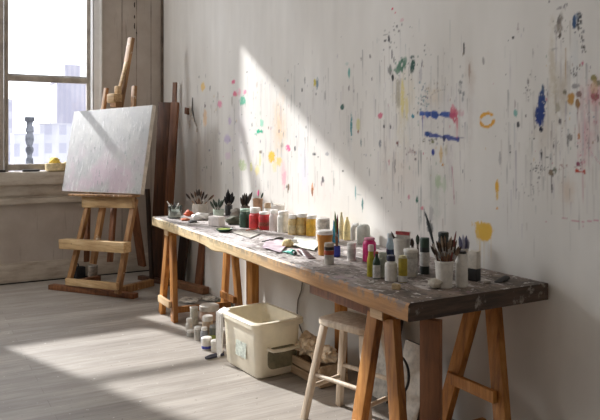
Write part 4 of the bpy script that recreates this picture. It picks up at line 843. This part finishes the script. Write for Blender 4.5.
# right: bucket of brushes --------------------------------------------------------------
bk, p, k = bottle('brush_bucket', 'white bucket crammed with wooden paintbrushes', 'bucket', 446, 289, 18.6, 27, M['white'], None, 0, 1, 'cup', 2)
tips = []
for i in range(26):
    u_ = i / 25; tips.append((431 + 31 * ((i * 11) % 26) / 25 + random.uniform(-.6, .6), 247.5 - 8 * math.sin(math.pi * (((i * 11) % 26) / 25)) + random.uniform(-5, 3)))
labs = ['short wooden paintbrush packed bristles up in the white brush bucket']
brushes_in(p, k, 446, 284, tips, labs, 'paintbrushes packed in the white brush bucket', .74, [(M['handle_dark'], M['bristle']), (M['handle'], paint((120, 98, 80), .9)), (M['handle_dark'], paint((146, 124, 102), .9)), (M['handle'], paint((84, 64, 52), .9))], bl=.24, bw=1.9)
brushes_in(p, k, 441, 284, [(426, 214)], ['tallest dark grey brush leaning left out of the brush bucket'], 'paintbrushes packed in the white brush bucket', .9, [(M['handle_dark'], paint((66, 70, 72), .9))], bl=.42, bw=2.0)
brushes_in(p, k, 449, 284, [(456.2, 231)], ['dark red handled brush rising at the right of the bucket'], 'paintbrushes packed in the white brush bucket', .9, [(M['handle_red'], M['handle_red'])], bl=.3, bw=1.2)
bottle('paint_jar', 'dark green-black jar behind the brush bucket', 'jar', 444.5, 268, 11, 35, paint((46, 50, 50), .4), paint((36, 44, 42), .4), .14, .95, 'jar', 2, G_JAR)
bottle('paint_bottle', 'tall white bottle with a black collar right of the bucket', 'bottle', 463, 287.5, 12, 35.5, M['white'], paint((40, 38, 40), .4), .07, .72, 'open', 2, G_JAR, caplabel='black collar')
_, p, k = bottle('brush_cup', 'white cup with violet brushes behind the tall white bottle', 'cup', 464, 277, 11, 28, M['offwhite'], None, 0, 1, 'cup', 2)
brushes_in(p, k, 464, 272, [(459.5, 236), (463, 234.5), (466.5, 235.5), (468.5, 239)], ['broad violet and white brush behind the tall white bottle'], 'violet brushes behind the tall white bottle', .9, [(M['handle'], paint((98, 96, 124), .8)), (M['handle_dark'], paint((176, 172, 184), .8))], bl=.4, bw=2.4)
q, k = base(475.5, 281.5, TZ, 11); bx_ = thing('carton', 'white carton with a black base panel at the right of the bucket', 'carton', q, .28); w_ = 10 * k; hh = 30 * k
B().box((0, 0, hh * .70), (w_, w_ * .8, hh * .58), bev=.002).make('box', M['offwhite'], bx_); B().box((0, 0, hh * .2), (w_ * 1.02, w_ * .82, hh * .40), bev=.002).make('base_panel', M['black'], bx_, label='black base panel')
lump('rag', 'crumpled white paper lump in front of the brush bucket', 'paper', 437, 289, 15, 10, paint((206, 196, 180), .8), seed=21, amp=.55, freq=3)
q, k = base(396.8, 290.4, TZ, 9); o = B().box((0, 0, 2.9 * k), (8.6 * k, 5 * k, 5.6 * k), bev=.005).make('eraser', paint((202, 178, 138), .8)); o.location = q; o.rotation_euler = (0, 0, .55); tag(o, 'small beige eraser block at the front edge of the worktop', 'eraser')
tube_lying('dark crumpled paint tube lying alone at the right end of the worktop', (497, 283), (508.5, 280.5), M['darkgrey'], M['black'], .014)
lump('rag', 'small grey rag on the worktop right of the carton', 'rag', 488, 284, 7, 2.4, paint((150, 140, 130), .8), seed=31)

# ------------------------------------------------------------------ window sill things
zsl = zs1 + .001
def sillp(px, X=.0): return onx(px, 171, X).y
s0 = Vector((.03, onx(55.5, 171, .03).y, zsl)); dsill = depth(s0.x, s0.y) / FPX
sb = thing('bowl', 'cream bowl of yellow sponges on the window sill', 'bowl', s0); r = 9.5 * dsill
B().lathe([(r * .75, 0), (r, .01), (r * 1.02, .075), (r * .95, .078), (r * .9, .04), (r * .6, .02)], (0, 0, 0), 24, 3).make('bowl_body', paint((226, 206, 160), .7), sb)
o = B().blob((0, 0, 0), (.062, .05, .045), .3, 2.5, 3, 4).make('sponge', paint((236, 206, 96), .8), sharp=False); o.location = s0 + Vector((0, -.01, .085)); tag(o, 'bright yellow sponge heaped on the cream bowl', 'sponge')
o = B().blob((0, 0, 0), (.04, .04, .035), .3, 2.5, 3, 5).make('sponge', paint((232, 214, 160), .8), sharp=False); o.location = s0 + Vector((.02, .085, .055)); tag(o, 'pale cream sponge at the right of the bowl', 'sponge')
y_ = onx(31, 171, .05).y; o = B().box((.05, y_, zsl + .011), (.03, .15, .02), bev=.004).make('chisel', M['darkgrey']); tag(o, 'dark flat tool lying on the sill left of the bowl', 'tool')
y_ = onx(2, 171, .05).y; o = B().box((.05, y_, zsl + .011), (.03, .06, .02), bev=.004).make('chisel', M['black']); tag(o, 'dark tool at the left edge of the sill', 'tool')

# ------------------------------------------------------------------ corner lumber
def lean(name, label, px, py, pytop, w, th, mat, leanv, rz, group='boards leaning in the corner', off=None):
    b0 = onz(px, py); d = depth(b0.x, b0.y); zt_ = HC + (HOR - pytop) / FPX * d
    dr = Vector((math.cos(rz), math.sin(rz), 0)); p1 = Vector((b0.x + leanv[0], b0.y + leanv[1], zt_))
    return tag(B().bar(b0 + Vector((0, 0, .012)), p1, w, th, dr, .003).make(name, mat), label, 'board', group)
lean('board', 'widest dark brown board leaning in the corner behind the canvas', 155.5, 280, 102, .125, .025, M['oldwood'], (.0, .09), .75)
lean('board', 'mid brown board leaning on the wall, rightmost in the corner', 164.5, 286, 102, .085, .03, M['oldwood_b'], (.0, .10), .5)
lean('board', 'thin tall dark strip standing above the other corner boards', 168, 279.5, 82, .045, .02, M['oldwood_b'], (.0, .07), .5)
lean('board', 'narrow dark stick slanting beside the canvas in the corner', 152, 283, 190, .04, .025, M['darkwood'], (-.14, .0), .5)
lean('board', 'brown board behind the left trestle leaning on the painted wall', 198, 290, 222, .09, .03, M['oldwood_b'], (.02, .06), .2)
lean('board', 'dark board behind the left trestle next to the corner', 180, 283.5, 232, .16, .025, M['darkwood'], (.0, .05), .1)
a, b2 = onz(176, 287), onz(206, 294.5); tag(B().bar(a + Vector((0, 0, .032)), b2 + Vector((0, 0, .032)), .06, .07, (0, 0, 1), .004).make('timber', M['lying']), 'brown timber lying on the floor behind the left trestle', 'timber', 'timbers on the floor')
a, b2 = onz(140, 279.5), onz(176, 286.5); tag(B().bar(a + Vector((0, 0, .022)), b2 + Vector((0, 0, .022)), .04, .06, (0, 0, 1), .004).make('timber', M['oldwood']), 'dark timber lying on the floor below the corner boards', 'timber', 'timbers on the floor')
t = NT('scrap_paper'); n = t.noise(t.coords(), 14, 5, .65); M['scrap'] = t.out(t.ramp(n, [(.38, (120, 112, 102)), (.52, (186, 178, 166)), (.7, (222, 216, 206))]), .85)
for i, (pts, lb) in enumerate([([(178, 303), (196, 305), (200, 299.5), (183, 298)], 'paint-flecked paper scrap on the floor under the left end of the worktop'), ([(200, 301), (214, 303), (216, 298), (203, 297)], 'paper scrap on the floor right of the paint-flecked one'), ([(212, 306), (229, 310), (235, 304), (219, 300.5)], 'dark green cloth flattened on the floor left of the tub')]):
    tag(sheet('paper_scrap' if i < 2 else 'floor_cloth', lb, pts, M['scrap'] if i < 2 else paint((72, 78, 66), .8), z=0.0, amp=.012, seed=i), lb, 'paper' if i < 2 else 'cloth')
# behind the easel
q = onz(76, 277.5); tk = thing('toolbox', 'dark toolbox on the floor behind the easel', 'toolbox', q, .33); B().box((0, 0, .055), (.18, .10, .11), bev=.006).make('case', paint((36, 38, 44), .5), tk); B().tube([(-.05, 0, .11), (-.04, 0, .135), (.04, 0, .135), (.05, 0, .11)], .006, 8).make('handle', M['black'], tk)
bottle('paint_tin', 'dull metal tin on the floor behind the easel', 'tin', 91.5, 281, 9.5, 15, paint((150, 136, 122), .5, .2), M['ferrule'], .06, 1.02, 'open', 2, z=0.0)

# ------------------------------------------------------------------ hanging on the painted wall
hp = ony(187, 111, -.012); hk = thing('wall_hook', 'small brown wooden block fixed to the wall left of the paint marks', 'hook', hp)
B().box((0, 0, 0), (.085, .024, .062), Matrix.Rotation(.15, 3, 'Y'), bev=.006).make('block', M['oldwood_b'], hk)
a, b2 = ony(192.6, 97.5, -.015), ony(195, 122, -.012); m_ = ony(192.3, 110, -.02); tag(B().tube([a, m_, b2], [.004, .011, .004], 8, flat=.4).make('palette_knife', paint((86, 80, 72), .5)), 'slim dark palette knife hanging on the wall by the wooden block', 'tool')
def rag_strip(label, pts, w, mat):
    bd = bmesh.new(); prev = None
    for i, (px, py) in enumerate(pts):
        p_ = ony(px, py, -.003 - .008 * (i % 2)); ww = w * (1 - .12 * i); a_ = bd.verts.new(p_ - Vector((ww, 0, .0))); b_ = bd.verts.new(p_ + Vector((ww, .006, 0)))
        if prev: bd.faces.new((prev[0], prev[1], b_, a_)).smooth = True
        prev = (a_, b_)
    bb_ = B(); bb_.bm.free(); bb_.bm = bd; return tag(bb_.make('torn_rag', mat, sharp=False), label, 'rag')
rag_strip('pale torn paper rag hanging below the wooden block on the wall', [(190, 106), (190, 112), (191, 117), (189, 122), (190, 128)], .028, paint((214, 204, 190), .8)); rag_strip('second thinner torn strip hanging right of the pale rag', [(192, 117), (195, 123), (197, 127), (196.5, 132)], .018, paint((190, 178, 164), .8))

# ------------------------------------------------------------------ plastic tub
f0, l0, r0 = onz(257.5, 381), onz(225, 362), onz(296, 370.5)
ex = (f0 - l0); LX = ex.length; ex.normalize(); ey = Vector((-ex.y, ex.x, 0)); LY = (r0 - f0).dot(ey)
H_ = .315; tub = thing('storage_tub', 'cream plastic storage tub with open top under the worktop', 'tub', l0, math.atan2(ex.y, ex.x))
print('TUB', LX, LY)
def rrect(x0, x1, y0, y1, r, n=5):
    pts = []
    for cx_, cy_, a0_ in ((x1 - r, y0 + r, -90), (x1 - r, y1 - r, 0), (x0 + r, y1 - r, 90), (x0 + r, y0 + r, 180)):
        for i in range(n + 1): a_ = math.radians(a0_ + 90 * i / n); pts.append((cx_ + r * math.cos(a_), cy_ + r * math.sin(a_)))
    return pts
def loft(loops, close_bottom=True):
    bd = bmesh.new(); rs = [[bd.verts.new((x_, y_, z_)) for x_, y_ in lp] for lp, z_ in loops]; n_ = len(rs[0])
    for i in range(len(rs) - 1):
        for k_ in range(n_): bd.faces.new((rs[i][k_], rs[i][(k_ + 1) % n_], rs[i + 1][(k_ + 1) % n_], rs[i + 1][k_])).smooth = True
    if close_bottom: bd.faces.new(rs[0][::-1]); bd.faces.new(rs[-1])
    bb_ = B(); bb_.bm.free(); bb_.bm = bd; return bb_
x0, x1, y0, y1 = 0, LX, 0, LY; g_ = .012; tp = .018
lp = lambda o_, r_: rrect(x0 - o_, x1 + o_, y0 - o_, y1 + o_, r_)
loft([(lp(-.012, .03), .003), (lp(0, .035), .018), (lp(tp * .8, .045), H_ * .86), (lp(tp * .9, .045), H_ - .035), (lp(tp + .014, .05), H_ - .033), (lp(tp + .016, .05), H_ - .006), (lp(tp + .010, .05), H_), (lp(tp - .012, .045), H_), (lp(tp - .014, .04), H_ - .03), (lp(-.008, .03), .02)]).make('shell', M['tub'], tub)
B().box((LX / 2, LY / 2, .045), (LX * .86, LY * .86, .05), bev=.02).make('liner', paint((206, 180, 140), .8), tub)
lb = B(); lb.box((LX * .56, -.0105, .135), (.12, .002, .085), Matrix.Rotation(math.radians(-3.0), 3, 'X')); lb.make('paper_label', paint((190, 196, 184), .6, .2, 50), tub, label='faded grey-green paper label')
lb = loft([(rrect(LX * 0 + .06, LY - .02, .05, .17, .035), 0), (rrect(.06, LY - .02, .05, .17, .035), .003)]); o = lb.make('window_panel', paint((134, 128, 104), .5, .15, 12), tub, label='dull olive panel on the right side'); o.matrix_local = Matrix(((0, 0, 1, LX + .0085), (1, 0, 0, 0), (0, 1, 0, 0), (0, 0, 0, 1)))
hd = B(); hd.tube([(LX + .022, .05, H_ * .55), (LX + .05, .07, H_ * .52), (LX + .052, LY / 2, H_ * .51), (LX + .05, LY - .03, H_ * .52), (LX + .022, LY - .01, H_ * .55)], .010, 10); hd.make('handle', M['tub'], tub)
# white cloth draped over left side
bd = bmesh.new(); rows = []; N = 16
for i in range(N + 1):
    s_ = i / N; row = []
    for j in range(13):
        t_ = j / 12; zz = H_ + .006 - t_ * (.27 + .02 * math.sin(s_ * 5)); yy = -.028 - .004 - .006 * math.sin(s_ * 17 + t_ * 3) - .006
        if j == 0: yy = .012; zz = H_ + .006
        xx = -.035 + s_ * (LX * .20)
        row.append(bd.verts.new((xx, yy, zz)))
    rows.append(row)
for i in range(N):
    for j in range(12): bd.faces.new((rows[i][j], rows[i + 1][j], rows[i + 1][j + 1], rows[i][j + 1])).smooth = True
bb_ = B(); bb_.bm.free(); bb_.bm = bd; o = bb_.make('draped_cloth', M['cap_white'], sharp=False); o.matrix_world = Matrix.Translation(l0) @ Matrix.Rotation(math.atan2(ex.y, ex.x), 4, 'Z'); tag(o, 'white cloth draped over the left corner of the plastic tub', 'cloth')

# pots on the floor left of the tub
GP = 'pots and bottles on the floor left of the tub'
bottle('paint_tin', 'tall grey-white tin at the back left of the floor pots', 'tin', 193.5, 325.5, 8, 18, paint((196, 192, 178), .55), M['white'], .08, 1.03, 'open', 2, GP, z=0)
bottle('paint_tub', 'wide pinkish white tub at the back of the floor pots', 'tub', 208, 322, 19, 15, paint((210, 180, 160), .6), M['white'], .34, 1.02, 'open', 2, GP, z=0)
bottle('paint_jar', 'beige jar with a pale lid in the middle of the floor pots', 'jar', 207, 337, 11, 20, paint((206, 184, 158), .55), M['cap_white'], .25, .95, 'open', 2, GP, z=0)
bottle('paint_jar', 'small white jar at the far left of the floor pots', 'jar', 188.5, 332, 7, 13, M['white'], M['cap_white'], .25, .75, 'bottle', 2, GP, z=0)
bottle('paint_jar', 'short grey jar lid-up in front of the small white jar', 'jar', 190.5, 337, 8.5, 6, paint((168, 166, 160), .5), M['cap_white'], .4, .95, 'open', 2, GP, z=0)
bottle('paint_jar', 'white jar between the short grey jar and the grey bottle', 'jar', 197.5, 340.5, 8, 13, M['grime'], M['cap_white'], .2, .9, 'jar', 2, GP, z=0)
bottle('paint_bottle', 'grey bottle beside the dark labelled bottle on the floor', 'bottle', 203.8, 343, 7.6, 15, paint((146, 148, 152), .5), M['cap_white'], .2, .8, 'jar', 2, GP, z=0)
bottle('paint_bottle', 'dark bottle with a yellow-green label among the floor pots', 'bottle', 213, 343.5, 8.4, 17, paint((92, 94, 88), .5), paint((150, 150, 146), .5), .12, .9, 'open', 2, GP, (paint((150, 160, 70), .5), .3, .55), z=0)
bottle('paint_tub', 'white tub with a blue stripe at the front of the floor pots', 'tub', 206, 350.5, 10, 12, M['white'], M['cap_white'], .2, 1.02, 'open', 2, GP, (paint((66, 72, 160), .5), .12, .42), z=0)
bottle('paint_tub', 'plain white tub close to the left side of the plastic tub', 'tub', 215.5, 352.5, 10, 11, M['white'], M['cap_white'], .25, 1.03, 'open', 2, GP, z=0)
a, b2 = onz(205.5, 358, .012), onz(223, 353.5, .012); tag(B().tube([a, a * .7 + b2 * .3, b2], [.008, .014, .013], 10).make('marker', paint((52, 54, 74), .45)), 'dark navy marker lying in front of the floor pots', 'marker')

# ------------------------------------------------------------------ stool
SC = Vector((4.165, -.45, 0)); SZ = .49
stl = thing('stool', 'pale paint-worn wooden stool under the near half of the worktop', 'stool', SC, math.radians(15))
seat = loft([(rrect(-.142, .142, -.095, .095, .04), SZ - .032), (rrect(-.15, .15, -.102, .102, .045), SZ - .024), (rrect(-.15, .15, -.102, .102, .045), SZ - .006), (rrect(-.142, .142, -.095, .095, .04), SZ)]); seat.make('seat', M['stool'], stl)
lg = {}
for sx_, sy_ in ((-1, -1), (1, -1), (1, 1), (-1, 1)):
    p1 = Vector((sx_ * .118, sy_ * .07, SZ - .03)); p0 = Vector((sx_ * .20, sy_ * .125, .002)); lg[(sx_, sy_)] = (p0, p1)
    B().bar(p0, p1, .030, .030, (1, 0, 0), .005).make('leg', M['stool'], stl)
def lgp(kk, z): p0, p1 = lg[kk]; return p0 + (p1 - p0) * ((z - p0.z) / (p1.z - p0.z))
for (k0, k1, z) in (((-1, -1), (1, -1), .22), ((1, -1), (1, 1), .16), ((-1, 1), (1, 1), .22), ((-1, -1), (-1, 1), .16)):
    B().tube([lgp(k0, z), lgp(k1, z)], .0105, 10).make('stretcher', M['stool'], stl)

# crate and rags behind the tub
q = onz(312, 372); crt = thing('crate', 'low pale wooden crate between the tub and the stool', 'crate', (q.x + .085, -.27, 0), .04)
for zz in (.03, .085): 
    for yy in (-.085, .085): B().box((0, yy, zz), (.34, .014, .045), bev=.002).make('slat', M['crate'], crt)
for xx in (-.16, .16): B().box((xx, 0, .06), (.014, .16, .11), bev=.002).make('end_panel', M['crate'], crt)
B().box((0, 0, .008), (.31, .16, .012)).make('bottom', M['crate'], crt)
def floor_lump(label, px, py, z, w, h, mat, seed, name='rag', cat='rag'):
    q_ = onz(px, py, z); k_ = depth(q_.x, q_.y) / FPX; o_ = B().blob((0, 0, h * k_ * .38), (w * k_ / 2, w * k_ / 2.6, h * k_ / 2), .6, 2.8, 4, seed).make(name, mat, sharp=False); o_.location = q_; return tag(o_, label, cat)
cq = Vector((crt.location.x, crt.location.y, .11))
for dx_, lb_, r_, sd in ((-.09, 'crumpled cream paper bag on the left of the crate', (.075, .07, .06), 3), (.07, 'crumpled pale rag on the right of the crate', (.08, .065, .05), 9)):
    o = B().blob((0, 0, r_[2] * .75), r_, .4, 2.2, 4, sd).make('paper_bag' if sd == 3 else 'rag', paint((232, 214, 188), .85, .06)); o.location = cq + Vector((dx_, 0, .0)); tag(o, lb_, 'bag' if sd == 3 else 'rag')
# wire from the worktop down the wall
pts = [ony(303, 276, -.02), ony(301.5, 290, -.012), ony(298, 300, -.012), ony(297, 312, -.012), ony(299, 324, -.012), ony(302, 338, -.02)]; pts[-1].z = .008; pts.insert(-1, Vector((pts[-1].x - .01, -.012, .06)))
tag(B().tube(pts, .004, 8).make('cable', paint((110, 100, 92), .5)), 'thin grey cable hanging down the wall behind the tub', 'cable')
# leaning canvases under the right end
def leaning_canvas(label, px0, px1, py, h, mat, yb, lean_):
    a_ = ony(px0, py, yb); c_ = ony(px1, py, yb); w_ = c_.x - a_.x; root = thing('canvas_board', label, 'canvas', ((a_.x + c_.x) / 2, yb, 0.0), 0)
    rm_ = Matrix.Rotation(-lean_, 3, 'X'); 
    B().box(rm_ @ Vector((0, 0, h / 2)) + Vector((0, 0, .008)), (w_, .022, h), rm_, bev=.003).make('stretcher_frame', M['darkwood'], root); B().box(rm_ @ Vector((0, -.0125, h / 2)) + Vector((0, 0, .008)), (w_ - .006, .004, h - .006), rm_).make('face', mat, root); return root
leaning_canvas('white canvas board leaning on the wall under the right trestle', 390, 417, 380, .36, M['offwhite'], -.24, .30)
leaning_canvas('taller pale board leaning behind the right trestle legs', 368, 388, 365, .44, M['grime'], -.17, .22)
ck = ony(397, 362, -.30); lp_ = [Vector((ck.x + .085 * math.cos(a_) - .02, -.285 + .03 * math.sin(a_ * .5), .235 + .085 * math.sin(a_))) for a_ in np.linspace(-.6, math.pi + .6, 22)]
lp_ = [Vector((lp_[0].x - .02, -.275, .012))] + lp_ + [Vector((lp_[-1].x + .02, -.275, .012))]
tag(B().tube(lp_, .006, 8).make('cable', M['black']), 'black cable loop standing up behind the right trestle legs', 'cable')
floor_lump('pinkish white crumpled paper on the floor under the right trestle', 381, 391, 0.0, 13, 10, paint((220, 196, 190), .8), 15, 'paper_ball', 'paper')

# ------------------------------------------------------------------ light
sun = bpy.data.lights.new('sun', 'SUN'); sun.energy = 9.5; sun.angle = math.radians(1.6); sun.color = (1.0, .965, .915)
so = bpy.data.objects.new('sun', sun); COL.objects.link(so); so.rotation_euler = SUN.to_track_quat('-Z', 'Y').to_euler(); so.location = (-5, -3, 6)
def area(name, loc, target, sx_, sy_, power, color, portal=False):
    l = bpy.data.lights.new(name, 'AREA'); l.shape = 'RECTANGLE'; l.size = sx_; l.size_y = sy_; l.energy = power; l.color = color
    o = bpy.data.objects.new(name, l); COL.objects.link(o); o.location = loc; o.rotation_euler = (Vector(target) - Vector(loc)).to_track_quat('-Z', 'Y').to_euler()
    if portal: l.cycles.is_portal = True
    return o
area('portal_left', (XG - .2, (YB0 + YA1) / 2, (SILL + HEAD) / 2), (5, (YB0 + YA1) / 2, (SILL + HEAD) / 2), 1.9, 2.3, 1, (1, 1, 1), True)
area('portal_side', (XG - .2, -3.85, (SILL + HEAD) / 2), (5, -3.85, (SILL + HEAD) / 2), 1.3, 2.3, 1, (1, 1, 1), True)
area('studio_fill_light', (.06, -3.85, 2.85), (4.6, 0, 1.0), 1.3, .9, 84, (.93, .965, 1.0)); area('studio_fill_light', (3.6, YE + .06, 2.4), (3.6, 0, .9), 4.2, 1.8, 15, (.93, .965, 1.0))  # first stands in for window skylight; second is added fill at a windowless wall
area('ceiling_fill_light', (3.0, -3.4, CEIL - .08), (3.0, -2.6, 0), 3.5, 1.6, 13, (1.0, .98, .96))  # added ceiling fill to lift floor and left wall, no fixture there
w = bpy.data.worlds.new('sky'); scene.world = w; w.use_nodes = True; nt_ = w.node_tree; bg = nt_.nodes['Background']
tc = nt_.nodes.new('ShaderNodeTexCoord'); sp_ = nt_.nodes.new('ShaderNodeSeparateXYZ'); rp = nt_.nodes.new('ShaderNodeValToRGB')
nt_.links.new(tc.outputs['Generated'], sp_.inputs[0]); nt_.links.new(sp_.outputs['Z'], rp.inputs['Fac']); nt_.links.new(rp.outputs['Color'], bg.inputs['Color'])
rp.color_ramp.elements[0].color = (.95, .97, 1, 1); rp.color_ramp.elements[1].color = (.86, .92, 1, 1); bg.inputs['Strength'].default_value = 3.5

# ------------------------------------------------------------------ camera
cam = bpy.data.cameras.new('camera'); co = bpy.data.objects.new('camera', cam); COL.objects.link(co)
cam.sensor_fit = 'HORIZONTAL'; cam.sensor_width = 36; cam.lens = 36 * FPX / 600; cam.shift_y = -(210 - HOR) / 600; cam.clip_start = .05; cam.clip_end = 800
co.location = CAM; co.rotation_euler = Vector((FX, FY, 0)).to_track_quat('-Z', 'Y').to_euler()
scene.camera = co
scene.view_settings.view_transform = 'Standard'; scene.view_settings.look = 'None'; scene.view_settings.exposure = 0.0
scene.cycles.max_bounces = 10; scene.cycles.diffuse_bounces = 5; scene.cycles.transparent_max_bounces = 12
